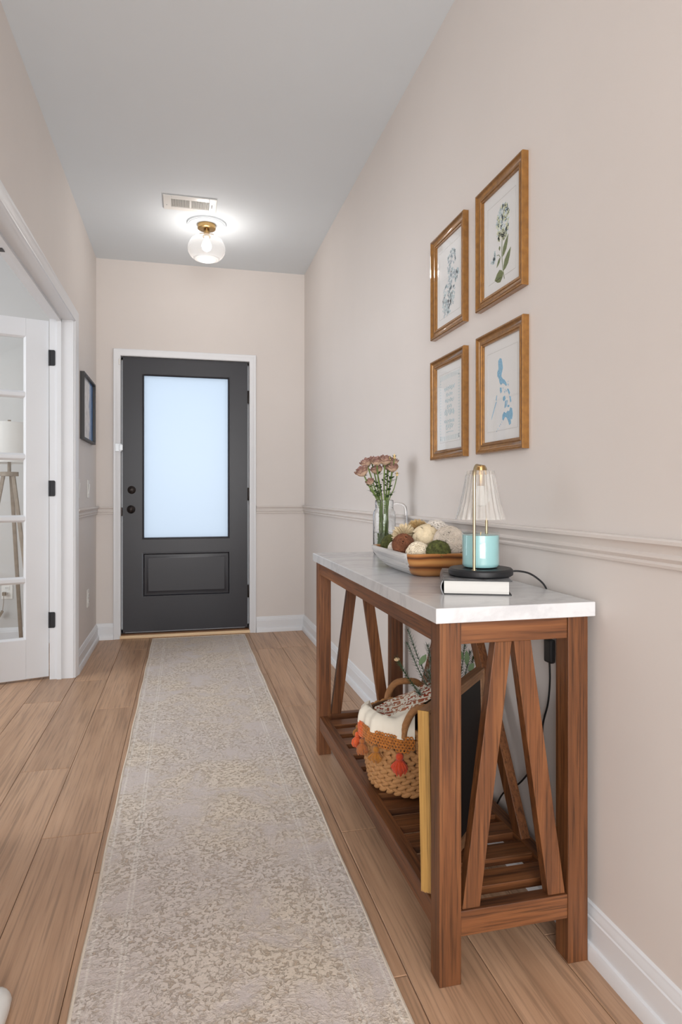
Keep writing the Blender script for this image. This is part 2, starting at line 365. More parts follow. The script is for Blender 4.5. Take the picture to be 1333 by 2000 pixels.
struct(MB().box(-3.3, 3.3, -4.1, 5.1, CH, CH+.1).build('ceiling', 'ceiling_paint'), 'flat cool grey ceiling over the hallway', 'ceiling')
struct(MB().box(RX, RX+.12, -2.2, 5.08, 0, CH).build('wall_right', 'wall_paint'), 'warm off-white hallway wall behind the console table', 'wall')
JY, OY, HZ = 3.955, 2.15, 2.045            # far jamb, near jamb and head of the side-room opening
q = MB(); q.box(LX-.12, LX, JY+.012, YD, 0, CH); q.box(LX-.12, LX, OY-.012, JY+.012, HZ+.012, CH); q.box(LX-.12, LX, -.6, OY-.012, 0, CH)
struct(q.build('wall_left', 'wall_paint'), 'warm off-white hallway wall with the wide french door opening', 'wall')
DX0, DX1, DZ = -.447, .480, 2.062
q = MB(); q.box(LX-.12, DX0-.012, YD, YD+.14, 0, CH); q.box(DX1+.012, RX, YD, YD+.14, 0, CH); q.box(DX0-.012, DX1+.012, YD, YD+.14, DZ+.012, CH)
struct(q.build('wall_back', 'wall_paint'), 'off-white end wall around the charcoal front door', 'wall')
q = MB(); q.box(-3.3, LX-.12, YD, YD+.14, 0, CH)
struct(q.build('wall_side_room_back', 'side_room_paint'), 'pale grey wall of the side room behind the tripod lamp', 'wall')
q = MB(); q.box(-3.3, -3.18, .78, 1.6, 0, CH); q.box(-3.3, -3.18, 4.0, YD, 0, CH); q.box(-3.3, -3.18, 1.6, 4.0, 0, .65); q.box(-3.3, -3.18, 1.6, 4.0, 2.35, CH)
struct(q.build('wall_side_room_left', 'side_room_paint'), 'pale side room wall with an assumed window opening', 'wall')
struct(MB().box(-3.3, LX-.12, .78, .9, 0, CH).build('wall_side_room_front', 'side_room_paint'), 'pale side room wall towards the living room', 'wall')
q = MB(); q.box(-3.3, -2.5, -4.1, -4.0, 0, CH); q.box(1.9, 3.3, -4.1, -4.0, 0, CH); q.box(-2.5, 1.9, -4.1, -4.0, 0, .35); q.box(-2.5, 1.9, -4.1, -4.0, 2.55, CH)
struct(q.build('wall_rear', 'wall_paint'), 'living room wall with an assumed wide window', 'wall')
struct(MB().box(-3.3, -3.2, -4.0, .78, 0, CH).build('wall_living_left', 'wall_paint'), 'living room side wall by the side room', 'wall')
struct(MB().box(3.2, 3.3, -4.0, -2.2, 0, CH).build('wall_living_right', 'wall_paint'), 'living room side wall past the hallway', 'wall')
struct(MB().box(RX+.12, 3.3, -2.32, -2.2, 0, CH).build('wall_living_return', 'wall_paint'), 'living room wall returning from the hallway', 'wall')
struct(MB().box(-3, 3, 5.08, 8.5, -.25, -.08).build('porch_light_block', 'concrete'), 'unseen porch slab added outside the front door to block light from below', 'porch')  # unseen slab, added so no sky light reaches the door glass from below

BASE = [(0,0),(.023,0),(.023,.026),(.019,.034),(.013,.036),(.013,.088),(.0105,.091),(.0105,.099),(.0065,.106),(.0055,.113),(0,.117)]
RAIL = [(0,.903),(.008,.903),(.0105,.909),(.008,.914),(.011,.917),(.0155,.922),(.0155,.927),(.012,.931),(.0145,.940),(.021,.948),(.026,.950),(.027,.957),(.023,.960),(0,.960)]
struct(strip((RX, -2.2), (RX, YD), (-1, 0), BASE).build('baseboard_right', 'trim_paint', smooth=35), 'white moulded baseboard under the picture wall', 'baseboard')
struct(strip((DX1+.052, YD), (RX, YD), (0, -1), BASE).build('baseboard_back', 'trim_paint', smooth=35), 'short white baseboard between front door and corner', 'baseboard')
q = strip((LX, 4.012), (LX, YD), (1, 0), BASE); strip((LX, YD), (DX0-.05, YD), (0, -1), BASE, q)
struct(q.build('baseboard_left', 'trim_paint', smooth=35), 'white baseboard turning the corner beside the front door', 'baseboard')
struct(strip((-3.18, YD), (LX-.12, YD), (0, -1), BASE).build('baseboard_side_room', 'trim_paint', smooth=35), 'white baseboard in the side room', 'baseboard')
struct(strip((RX, -2.2), (RX, YD), (-1, 0), RAIL).build('trim_1', 'wall_paint', smooth=35), 'moulded chair rail along the picture wall', 'chair rail')
struct(strip((DX1+.052, YD), (RX, YD), (0, -1), RAIL).build('trim_2', 'wall_paint', smooth=35), 'short chair rail between front door and corner', 'chair rail')
q = strip((LX, 4.012), (LX, YD), (1, 0), RAIL); strip((LX, YD), (DX0-.05, YD), (0, -1), RAIL, q)
struct(q.build('trim_3', 'wall_paint', smooth=35), 'chair rail turning the corner under the light switches', 'chair rail')

def casing(mb, P, side0, side1, top, w, prof):
    """three-sided mitred casing; P(u, v, d) maps opening coordinates to the room; prof = (s outward from opening, d proud)"""
    rows = []
    for s, d in prof:
        rows.append([P(side0 - s, 0, d), P(side0 - s, top + s, d), P(side1 + s, top + s, d), P(side1 + s, 0, d)])
    n = len(prof); v = [p for r in rows for p in r]; f = []
    for i in range(n-1):
        for j in range(3): f.append((i*4+j, i*4+j+1, (i+1)*4+j+1, (i+1)*4+j))
    f.append(tuple(i*4 for i in range(n))); f.append(tuple(i*4+3 for i in range(n-1, -1, -1)))
    mb.add(v, f)
CAS = [(0,0),(0,.009),(.004,.012),(.012,.011),(.016,.013),(.034,.016),(.040,.019),(.047,.019),(.050,.016),(.050,0)]
q = MB(); casing(q, lambda u, v, d: (u, YD-d, v), DX0, DX1, DZ-.012, .05, CAS)
q.box(DX0-.012, DX0, YD-.001, YD+.12, 0, DZ); q.box(DX1, DX1+.012, YD-.001, YD+.12, 0, DZ); q.box(DX0-.012, DX1+.012, YD-.001, YD+.12, DZ-.012, DZ+.012)
q.box(DX0, DX0+.026, YD+.060, YD+.078, 0, DZ-.012); q.box(DX1-.026, DX1, YD+.060, YD+.078, 0, DZ-.012); q.box(DX0, DX1, YD+.060, YD+.078, DZ-.030, DZ-.012); q.box(DX0, DX1, YD+.060, YD+.078, .0285, .055)  # unseen stops behind the door, added to block daylight at its gaps
struct(q.build('trim_4', 'trim_paint', smooth=35), 'white casing around the charcoal front door', 'door casing')
CAS2 = [(0,0),(0,.009),(.004,.013),(.014,.012),(.018,.014),(.042,.018),(.048,.021),(.056,.021),(.059,.018),(.059,0)]
q = MB(); casing(q, lambda u, v, d: (LX+d, u, v), OY, JY, HZ-.01, .06, CAS2)
q.box(LX-.125, LX, JY-.006, JY+.014, 0, HZ+.01); q.box(LX-.125, LX, OY-.014, OY+.006, 0, HZ+.01); q.box(LX-.125, LX, OY-.01, JY+.01, HZ-.006, HZ+.014)
q.box(LX-.085, LX-.062, JY-.017, JY-.004, 0, HZ-.006); q.box(LX-.085, LX-.062, OY, JY-.004, HZ-.019, HZ-.004)
struct(q.build('trim_5', 'trim_paint', smooth=35), 'white casing and jamb around the french door opening', 'door casing')
sp_ = MB().box(LX-.118, LX-.098, 2.86, 2.90, HZ-.0085, HZ-.0055).build('strike_plate', 'oil_bronze')
tag(sp_, 'small dark strike plate under the head of the french door opening', 'strike plate')

# ------------------------------------------------------------------ front door
d1 = root('door_1', (0, YD+.012, 0)); struct(d1, 'charcoal front door with frosted glass and one raised panel', 'door')
X0, X1, Z0, Z1 = -.434, .468, .042, 2.047; GX0, GX1, GZ0, GZ1 = -.286, .321, .729, 1.916; PX0, PX1, PZ0, PZ1 = -.293, .334, .298, .615; T = .044
MB().box(X0, GX0-.012, 0, T, Z0, Z1).build('stile', 'door_charcoal', d1); MB().box(GX1+.012, X1, 0, T, Z0, Z1).build('stile', 'door_charcoal', d1)
MB().box(GX0-.012, GX1+.012, 0, T, GZ1+.012, Z1).build('top_rail', 'door_charcoal', d1)
MB().box(GX0-.012, GX1+.012, 0, T, PZ1, GZ0-.012).build('lock_rail', 'door_charcoal', d1)
MB().box(GX0-.012, GX1+.012, 0, T, Z0, PZ0).build('bottom_rail', 'door_charcoal', d1)
def rect_frame(x0, x1, z0, z1, prof):
    """prof = (inset, y) swept round a rectangle in the xz plane"""
    mb = MB(); n = len(prof); v = []
    for s, y in prof: v += [(x0+s, y, z0+s), (x1-s, y, z0+s), (x1-s, y, z1-s), (x0+s, y, z1-s)]
    return mb.add(v, [(i*4+j, i*4+(j+1) % 4, (i+1)*4+(j+1) % 4, (i+1)*4+j) for i in range(n-1) for j in range(4)])
rect_frame(GX0-.013, GX1+.013, GZ0-.013, GZ1+.013, [(0,0),(.001,-.006),(.006,-.007),(.012,-.003),(.014,.006)]).build('glazing_bead', 'door_charcoal', d1, smooth=30)
MB().box(GX0-.006, GX1+.006, .012, .020, GZ0-.006, GZ1+.006).build('glass_pane', 'frosted_glass', d1)
q = rect_frame(PX0, PX1, PZ0, PZ1, [(-.004,0),(-.003,-.004),(.003,-.004),(.008,.006),(.012,.008),(.016,.008),(.036,.001),(.040,.001)])
q.add([(PX0+.04, .001, PZ0+.04), (PX1-.04, .001, PZ0+.04), (PX1-.04, .001, PZ1-.04), (PX0+.04, .001, PZ1-.04)], [(0,1,2,3)])
q.build('raised_panel', 'door_charcoal', d1, smooth=25)
kn = MB(); prof = [(0,0),(.029,0),(.030,.004),(.026,.008),(.012,.010),(.011,.026),(.020,.030),(.0265,.040),(.0265,.048),(.020,.056),(.010,.060),(0,.061)]
kn.lathe(prof, 28); kn.build('door_knob', 'oil_bronze', d1, (-.376, 0, .937), (R_(90), 0, 0), 40)
db = MB().lathe([(0,0),(.029,0),(.029,.006),(.022,.011),(0,.012)], 28).build('deadbolt', 'oil_bronze', d1, (-.372, 0, 1.079), (R_(90), 0, 0), 40)
MB().box(-.011, .011, -.004, .004, .010, .022).build('thumb_turn', 'oil_bronze', db, bevel=.002)
for z in (1.784, 1.049, .314):
    MB().lathe([(0,-.048),(.006,-.048),(.0065,-.045),(.0065,.045),(.006,.048),(0,.048)], 10).build('hinge', 'oil_bronze', d1, (X1+.006, -.006, z), smooth=40)
MB().box(-.016, 0, -.003, .012, .89, .95).build('strike_plate', 'oil_bronze', d1, (X0-.002, -.004, 0), bevel=.002)
q = MB().box(DX0, DX1, YD+.002, YD+.11, 0, .028); ths = q.build('threshold', 'threshold_dark', bevel=.003); tag(ths, 'dark wood sill under the charcoal front door', 'threshold')
tag(MB().box(DX0-.005, DX1+.004, YD-.020, YD+.002, 0, .022).build('threshold_strip', 'threshold_pine', bevel=.004), 'pale wooden strip along the front door sill', 'threshold')
fl = root('flip_lock', (DX0-.013, YD-.016, 1.385)); tag(fl, 'small silver flip lock on the front door casing', 'door lock')
MB().box(-.024, .020, -.004, .0, -.028, .028).build('lock_plate', 'steel', fl, bevel=.001)
MB().box(.004, .030, -.012, -.004, -.022, .022).build('flip_bar', 'steel', fl, bevel=.002)
tag(MB().box(-.006, .006, -.006, 0, -.02, .02).build('door_sensor', 'white_plastic', None, (DX0-.008, YD-.013, 2.005), bevel=.002), 'tiny white sensor at the top corner of the front door casing', 'sensor')

# ------------------------------------------------------------------ french door leaf, swung into the side room
ang = math.atan2(-.285, -.959)
d2 = root('door_2', (-.748, 3.972, 0), ang); struct(d2, 'white french door leaf with glass panes standing open into the side room', 'door')
LW, TH, ST = .88, .035, .118; za, zb = .012, 2.032; g0, g1 = .232, 1.933
MB().box(0, ST, -TH, 0, za, zb).build('stile', 'trim_paint', d2, bevel=.002); MB().box(LW-ST, LW, -TH, 0, za, zb).build('stile', 'trim_paint', d2, bevel=.002)
MB().box(ST, LW-ST, -TH, 0, g1, zb).build('top_rail', 'trim_paint', d2); MB().box(ST, LW-ST, -TH, 0, za, g0).build('bottom_rail', 'trim_paint', d2)
cw = (LW-2*ST)/3; mz = [g0] + [.564, .910, 1.257, 1.606] + [g1]
def muntin(a, b, vert, c):
    pr = [(-.020, -.012), (-.012, -.004), (-.008, -.002), (.008, -.002), (.012, -.004), (.020, -.012), (.020, -.023), (.008, -.033), (-.008, -.033), (-.020, -.023)]
    n = len(pr); v = []
    for e in (a, b):
        for s, y in pr: v.append((c+s, y, e) if vert else (e, y, c+s))
    return MB().add(v, [tuple(range(n)), tuple(range(2*n-1, n-1, -1))] + [(i, (i+1) % n, n+(i+1) % n, n+i) for i in range(n)])
for z in mz[1:-1]: muntin(ST, LW-ST, False, z).build('muntin', 'trim_paint', d2)
for i in (1, 2): muntin(g0, g1, True, ST+cw*i).build('muntin', 'trim_paint', d2)
rect_frame(ST-.001, LW-ST+.001, g0-.001, g1+.001, [(0,0),(.004,-.003),(.012,-.012),(.012,-.024),(.004,-.032),(0,-.035)]).build('glazing_bead', 'trim_paint', d2)
for i in range(3):
    for j in range(5): MB().box(ST+cw*i+.004, ST+cw*(i+1)-.004, -.0195, -.0155, mz[j]+.004, mz[j+1]-.004).build('pane', 'pane_glass', d2)
for z in (1.818, 1.080, .336):
    q = MB(); h, w = .0445, .026; r = .008
    poly = [(0,-h),(w-r,-h)] + [(w-r+r*math.sin(t), -h+r-r*math.cos(t)) for t in (.5, 1.05)] + [(w,-h+r),(w,h-r)] + [(w-r+r*math.cos(t), h-r+r*math.sin(t)) for t in (.5, 1.05)] + [(w-r,h),(0,h)]
    inv = Matrix.Rotation(-ang, 3, 'Z')
    def tr(x, y, z_): v_ = inv @ Vector((x+.748, y-3.972, 0)); return (v_.x, v_.y, z_)
    q.prism(poly, lambda p: tr(LX-.121+p[0], JY-.0065, z+p[1]), lambda p: tr(LX-.121+p[0], JY-.0095, z+p[1]))
    hp = q.build('hinge', 'black_metal', d2)
    k2 = MB().lathe([(0,-h),(.006,-h),(.006,h),(0,h)], 10); v_ = tr(LX-.126, JY-.004, 0)
    k2.build('hinge_barrel', 'black_metal', hp, (v_[0], v_[1], z), smooth=40)

# ------------------------------------------------------------------ side room: tripod lamp and outlet
tl = root('tripod_floor_lamp', (-1.105, 4.6, 0)); tag(tl, 'tripod floor lamp with white drum shade seen through the french door', 'floor lamp')
MB().lathe([(.168,1.250),(.170,1.250),(.156,1.506),(.154,1.506),(.168,1.250)], 40).build('lamp_shade', 'linen_shade', tl, smooth=40)
MB().lathe([(0,1.165),(.055,1.165),(.055,1.192),(0,1.192)], 24).build('hub', 'lamp_wood', tl, smooth=40)
MB().lathe([(0,1.19),(.011,1.19),(.011,1.5),(.006,1.50),(.006,1.512),(.010,1.514),(.010,1.530),(0,1.53)], 14).build('stem', 'lamp_wood', tl, smooth=40)
for a in (-35, 85, 205):
    c, s = math.cos(R_(a)), math.sin(R_(a))
    MB().bar((.035*c, .035*s, 1.17), (.235*c, .235*s, .006), .022, .022, (0, 1, .2)).build('leg', 'lamp_wood', tl, bevel=.003)
def outlet(loc, rz, label, name='wall_outlet'):
    o = root(name, loc, rz); tag(o, label, 'outlet')        # local -y faces the room
    MB().box(-.036, .036, -.005, 0, -.058, .058).build('cover_plate', 'white_plastic', o, bevel=.003)
    for dz in (.020, -.020):
        q = MB(); n = 16
        q.prism([(.0165*math.cos(2*math.pi*i/n), max(-.012, min(.012, .0165*math.sin(2*math.pi*i/n)))) for i in range(n)], lambda p: (p[0], -.005, dz+p[1]), lambda p: (p[0], -.008, dz+p[1]))
        rc = q.build('receptacle', 'white_plastic', o)
        for dx in (-.006, .006): MB().box(dx-.0012, dx+.0012, -.0085, -.0078, dz-.004, dz+.005).build('slot', 'vent_dark', rc)
    return o
outlet((-1.20, YD, .375), 0, 'white wall outlet behind the tripod lamp')
pl = MB(); pl.tube([(-1.215, YD-.03, .355), (-1.216, YD-.028, .30), (-1.222, YD-.03, .24)], .002); pl.bar((-1.222, YD-.03, .24), (-1.245, YD-.03, .20), .016, .012, (0, 1, 0))
pl.tube([(-1.245, YD-.03, .20), (-1.26, YD-.03, .14), (-1.25, YD-.035, .05), (-1.2, YD-.05, .006), (-1.11, 4.72, .004)], .002)
pl.box(-1.225, -1.205, YD-.034, YD-.0085, .345, .368)
tag(pl.build('lamp_cord', 'lamp_wood'), 'thin lamp cord with inline switch hanging from the side room outlet', 'cord')
outlet((LX, 4.51, .368), R_(90), 'white wall outlet low on the left hallway wall')
for y, lab in ((4.53, 'single white rocker switch nearest the front door above the chair rail'), (4.125, 'white rocker switch beside the french door casing')):
    o = root('light_switch', (LX, y, 1.082), R_(90)); tag(o, lab, 'light switch')
    MB().box(-.036, .036, -.005, 0, -.058, .058).build('cover_plate', 'white_plastic', o, bevel=.003)
    MB().bar((0, -.006, -.032), (0, -.010, .032), .030, .004, (0, 1, 0)).build('rocker', 'white_plastic', o, bevel=.001)

# framed print on the left wall
fp = root('framed_print', (LX, 4.45, 1.59), R_(90)); tag(fp, 'black framed blue and white abstract print on the left wall', 'picture')
fy, fz = .26, .205
rect_frame(-fy, fy, -fz, fz, [(0,0),(0,-.026),(.012,-.026),(.012,-.006)]).build('frame', 'picture_black', fp)
ap = MB().box(.005, .008, -fy+.01, fy-.01, -fz+.01, fz-.01).build('print', 'abstract_print', fp, (0,0,0), (0, 0, R_(-90)))
MB().box(-fy+.011, fy-.011, -.012, -.010, -fz+.011, fz-.011).build('picture_glass', 'picture_glass', fp)

# ------------------------------------------------------------------ ceiling vent and light
vt = root('ceiling_vent', (.034, 3.888, CH)); tag(vt, 'white ceiling air vent with two banks of louvers', 'vent')
q = MB(); w, h = .151, .093; iw, ih = .108, .052
for bx in ((-w, -iw, -h, h), (iw, w, -h, h), (-iw, iw, -h, -ih), (-iw, iw, ih, h), (-.005, .005, -ih, ih)): q.box(bx[0], bx[1], bx[2], bx[3], -.007, -.001)
q.build('vent_frame', 'white_plastic', vt, bevel=.002)
MB().box(-iw, iw, -ih, ih, -.0012, -.0002).build('duct_shadow', 'vent_dark', vt)
lm = MB().bar((0, -ih, -.0045), (0, ih, -.0045), .0042, .0012, (.5, 0, 1)).mesh('louver', 'white_plastic')
for s in (-1, 1):
    for i in range(15): put('louver', lm, vt, (s*(.0085 + i*.0068), 0, 0))
MB().box(.122, .126, -.02, .01, -.013, -.007).build('lever', 'vent_dark', vt)
for s in (-1, 1): MB().lathe([(0,-.0085),(.003,-.008),(.0035,-.007)], 8).build('screw', 'steel', vt, (s*.133, -.03*s, 0))

cl = root('ceiling_light', (.137, 4.15, CH)); tag(cl, 'semi-flush ceiling light with clear glass globe and brass fitting', 'ceiling light')
MB().lathe([(0,-.010),(.085,-.010),(.100,-.009),(.104,-.013),(.110,-.013),(.113,-.009),(.118,-.009),(.122,-.004),(.122,0)], 48).build('ceiling_medallion', 'ceiling_paint', cl, smooth=40)
MB().lathe([(0,-.038),(.050,-.038),(.056,-.034),(.056,-.010)], 36).build('canopy', 'aged_brass', cl, smooth=40)
MB().lathe([(.018,-.038),(.018,-.074),(.024,-.078),(.024,-.086),(0,-.086)], 24).build('socket', 'aged_brass', cl, smooth=40)
for a in (200, 320): MB().sphere((.052*math.cos(R_(a)), .052*math.sin(R_(a)), -.028), .006, 8, 6).build('screw', 'aged_brass', cl, smooth=60)
gp = [(.026,-.072),(.036,-.074),(.070,-.085),(.098,-.107),(.114,-.140),(.117,-.162),(.112,-.185),(.098,-.207),(.086,-.218)]
for i in range(5):
    r0 = .086 - i*.017; z = -.218 - i*.0055
    gp += [(r0-.004, z-.004), (r0-.012, z-.003), (r0-.017, z-.0055)]
gp.append((0, gp[-1][1]-.001))
MB().lathe(gp, 56).build('glass_globe', 'globe_glass', cl, smooth=50)
bl = MB().lathe([(.013,-.086),(.014,-.100),(.024,-.118),(.030,-.136),(.030,-.148),(.024,-.163),(.012,-.172),(0,-.174)], 24).build('bulb', 'bulb_glow', cl, smooth=60)
ld = bpy.data.lights.new('bulb_light', 'POINT'); ld.energy = 5.0; ld.color = (1, .93, .87); ld.shadow_soft_size = .03
lo = bpy.data.objects.new('bulb_light', ld); COL.objects.link(lo); lo.parent = cl; lo.location = (0, 0, -.19)

# ------------------------------------------------------------------ runner
rg = root('runner_rug', (.1075, 2.6, 0)); tag(rg, 'long beige and grey distressed runner rug down the hallway', 'rug')
rw, y0, y1 = .3335, -1.0-2.6, 4.855-2.6
q = MB(); ny = 60
v = []; 
for i in range(ny+1):
    y = y0 + (y1-y0)*i/ny
    v += [(-rw+.006, y, .0075), (rw-.006, y, .0075)]
q.add(v, [(2*i, 2*i+1, 2*i+3, 2*i+2) for i in range(ny)]); q.box(-rw+.006, rw-.006, y0, y1-.006, .0005, .007)
q.build('pile', 'rug_pile', rg)
for s in (-1, 1):
    MB().tube([(s*(rw-.005) + .0015*math.sin(i*.9+s), y0 + (y1-y0)*i/80, .0048) for i in range(81)], .0046, 6).build('binding', 'rug_binding', rg, smooth=60)
MB().tube([(-rw+.005, y1-.003, .0048), (rw-.005, y1-.003, .0048)], .0046, 6).build('binding', 'rug_binding', rg, smooth=60)

# ------------------------------------------------------------------ console table
ct = root('console_table', (.7, 1.94, 0)); tag(ct, 'long wooden console table with marble-look top and slatted shelf', 'console table')
tx0, tx1, ty0, ty1 = .525-.7, .881-.7, 1.283-1.94, 2.597-1.94; LG = .050
MB().box(.513-.7, .893-.7, 1.272-1.94, 2.612-1.94, .7735, .806).build('tabletop', 'marble_top', ct, bevel=.002)
def stick(name, p0, p1, w, h, up=(0,0,1), bev=.0015):
    """bar with the grain on its own z axis"""
    p0 = Vector(p0); p1 = Vector(p1); d = p1-p0; Lh = d.length; z = d.normalized(); u = Vector(up); x = u.cross(z)
    x = x.normalized() if x.length > 1e-4 else Vector((1,0,0)); y = z.cross(x)
    o = MB().box(-w/2, w/2, -h/2, h/2, 0, Lh).build(name, 'acacia', ct, p0, (0,0,0), None, bev)
    o.rotation_euler = Matrix((x, y, z)).transposed().to_euler(); return o
for x in (tx0+LG/2, tx1-LG/2):
    for y in (ty0+LG/2, ty1-LG/2): stick('leg', (x, y, 0), (x, y, .7735), LG, LG, (0,1,0))
for x in (tx0+.014, tx1-.014): stick('apron', (x, ty0+LG, .749), (x, ty1-LG, .749), .022, .048)
for y in (ty0+.014, ty1-.014): stick('apron', (tx0+LG, y, .749), (tx1-LG, y, .749), .022, .048)
for x in (tx0+.020, tx1-.020): stick('shelf_rail', (x, ty0+LG, .1275), (x, ty1-LG, .1275), .034, .054)
for y in (ty0+.018, ty1-.018): stick('end_rail', (tx0+LG, y, .1275), (tx1-LG, y, .1275), .032, .054)
def brace(p0, p1, w, t, plane):
    """slat cut level at both ends: parallelogram in the given plane"""
    v = []
    if plane == 'x':      # lies in a y = const plane
        for p in (p0, p1):
            for s in (-w/2, w/2):
                for k in (-t/2, t/2): v.append((p[0]+s, p[1]+k, p[2]))
    else:
        for p in (p0, p1):
            for s in (-w/2, w/2):
                for k in (-t/2, t/2): v.append((p[0]+k, p[1]+s, p[2]))
    MB().add(v, [(0,1,3,2),(4,6,7,5),(0,4,5,1),(2,3,7,6),(0,2,6,4),(1,5,7,3)]).build('brace', 'acacia', ct, bevel=.0015)
for y in (ty0+.020, ty1-.020):
    brace((-.023, y, .725), (-.099, y, .1545), .041, .026, 'x'); brace((.0225, y, .725), (.107, y, .1545), .042, .026, 'x')
xb = tx1-.022
brace((xb, .065, .725), (xb, .40, .1545), .048, .026, 'y'); brace((xb, -.065, .725), (xb, -.40, .1545), .048, .026, 'y')
sl = MB().box(-.030, .030, -.010, .010, 0, (tx1-.037)-(tx0+.037)).mesh('slat', 'acacia')
yy = ty0 + .034 + .042 + .030; 
while yy < ty1 - .06:
    o = put('slat', sl, ct, (tx0+.037, yy, .143), (R_(90), 0, R_(90)), .0012); o.rotation_euler = Matrix(((0,0,1),(1,0,0),(0,1,0))).to_euler(); yy += .0985

# ------------------------------------------------------------------ gold framed botanical prints on the right wall
GP = [(0,0),(0,.0175),(.002,.020),(.006,.020),(.009,.0165),(.016,.0125),(.0225,.0120),(.024,.0140),(.027,.0140),(.0285,.0115),(.033,.0110),(.033,.004)]
def gold_frame(yc, zc, w, h, label):
    o = root('gold_picture_frame', (RX, yc, zc), R_(-90)); tag(o, label, 'picture', 'four gold frames above the console')   # local -y faces the hall, local x points to -Y (picture right)
    rect_frame(-w/2, w/2, -h/2, h/2, [(s, -d) for s, d in GP]).build('frame', 'gold_frame', o, smooth=30)
    MB().box(-w/2+.02, w/2-.02, -.0045, -.002, -h/2+.02, h/2-.02).build('paper', 'paper_white', o)
    MB().box(-w/2+.031, w/2-.031, -.0075, -.0068, -h/2+.031, h/2-.031).build('picture_glass', 'picture_glass', o)
    return o
def flat(polys, parent, name, mat, y=-.0050):
    q = MB()
    for p in polys: q.prism(p, lambda a: (a[0], -.0045, a[1]), lambda a: (a[0], y, a[1]))
    return q.build(name, mat, parent)
def stroke(pts, w):
    out = []
    for (x0, z0), (x1, z1) in zip(pts[:-1], pts[1:]):
        d = Vector((x1-x0, z1-z0)); L_ = d.length or 1; nx, nz = -d.y/L_*w/2, d.x/L_*w/2
        out.append([(x0+nx, z0+nz), (x1+nx, z1+nz), (x1-nx, z1-nz), (x0-nx, z0-nz)])
    return out
def mat_lines(o, w, h, iw, ih):
    return flat(stroke([(-iw, -ih), (iw, -ih), (iw, ih), (-iw, ih), (-iw, -ih)], .0012), o, 'plate_mark', 'print_line')
def petals(cx, cz, r, n=4, rot=0.0):
    out = []
    for i in range(n):
        a = rot + 2*math.pi*i/n; c, s = math.cos(a), math.sin(a)
        out.append([(cx + r*(u*c - v*s), cz + r*(u*s + v*c)) for u, v in ((.05,0),(.45,.38),(.95,.25),(1.0,-.1),(.5,-.38))])
    return out
def leaf(x0, z0, x1, z1, w):
    d = Vector((x1-x0, z1-z0)); n = Vector((-d.y, d.x)).normalized()
    l = [(x0 + d.x*t + n.x*w*k, z0 + d.y*t + n.y*w*k) for t, k in ((0,0),(.15,.6),(.4,1),(.7,.7),(1,0),(.7,-.7),(.4,-1),(.15,-.6))]
    return l
FW, FH = .290, .364
# hydrangea stem
f1 = gold_frame(1.728, 1.794, FW, FH, 'gold framed hydrangea stem print with green leaves, beside the map-shaped flowers'); mat_lines(f1, FW, FH, .085, .115)
rr = random.Random(3); a1, a2 = [], []
for i in range(150):
    t = rr.random(); hw = .042*math.sin(math.pi*min(1, .15+.8*t))**.7; x = rr.uniform(-hw, hw)+.010; z = -.005 + .098*t
    (a2 if (rr.random() < .22 or (t < .25 and abs(x) < .02)) else a1).extend(petals(x, z, rr.uniform(.0045, .008), 4, rr.random()*2))
flat(a1, f1, 'printed_petals', 'petal_print', -.0049); flat(a2, f1, 'printed_petals', 'petal_print_yellow', -.0051)
flat(sum([petals(-.052+rr.uniform(-.012,.012), -.042+rr.uniform(-.016,.016), .006, 4, rr.random()) for _ in range(12)], []), f1, 'printed_petals', 'petal_print')
flat(stroke([(.004, -.004), (.002, -.05), (.008, -.09), (.018, -.125)], .0026) + stroke([(-.006, -.055), (-.016, -.044), (-.028, -.042)], .002), f1, 'printed_stem', 'stem_print')
flat([leaf(.006, -.058, .042, -.004, .011), leaf(.012, -.100, .056, -.046, .013), leaf(.012, -.106, -.042, -.112, .019), leaf(-.006, -.054, -.030, -.078, .006), leaf(-.012, -.020, -.010, -.034, .005), leaf(.012, -.012, .020, -.004, .003)], f1, 'printed_leaves', 'leaf_print')
# flowers filling a state outline
f2 = gold_frame(2.108, 1.794, FW, FH, 'gold framed print of grey-blue blossoms filling a ragged map shape, with a light glare'); mat_lines(f2, FW, FH, .09, .12)
out2 = [(-.01,.095),(.045,.105),(.05,.06),(.045,.02),(.075,.015),(.08,-.005),(.05,-.02),(.042,-.06),(.03,-.09),(.01,-.112),(-.05,-.118),(-.062,-.09),(-.058,-.04),(-.045,-.012),(-.012,-.004),(-.004,.02),(-.022,.05)]
def inside(x, z, P):
    c = False
    for i in range(len(P)):
        (xa, za_), (xb_, zb_) = P[i], P[i-1]
        if (za_ > z) != (zb_ > z) and x < (xb_-xa)*(z-za_)/(zb_-za_)+xa: c = not c
    return c
b1, b2 = [], []
while len(b1)+len(b2) < 900:
    x, z = rr.uniform(-.07, .085), rr.uniform(-.12, .11)
    if inside(x, z, out2): (b1 if rr.random() < .7 else b2).extend(petals(x, z, rr.uniform(.004, .0075), 4, rr.random()*2))
flat(b1, f2, 'printed_petals', 'petal_print_grey', -.0049); flat(b2, f2, 'printed_petals', 'petal_print', -.0051)
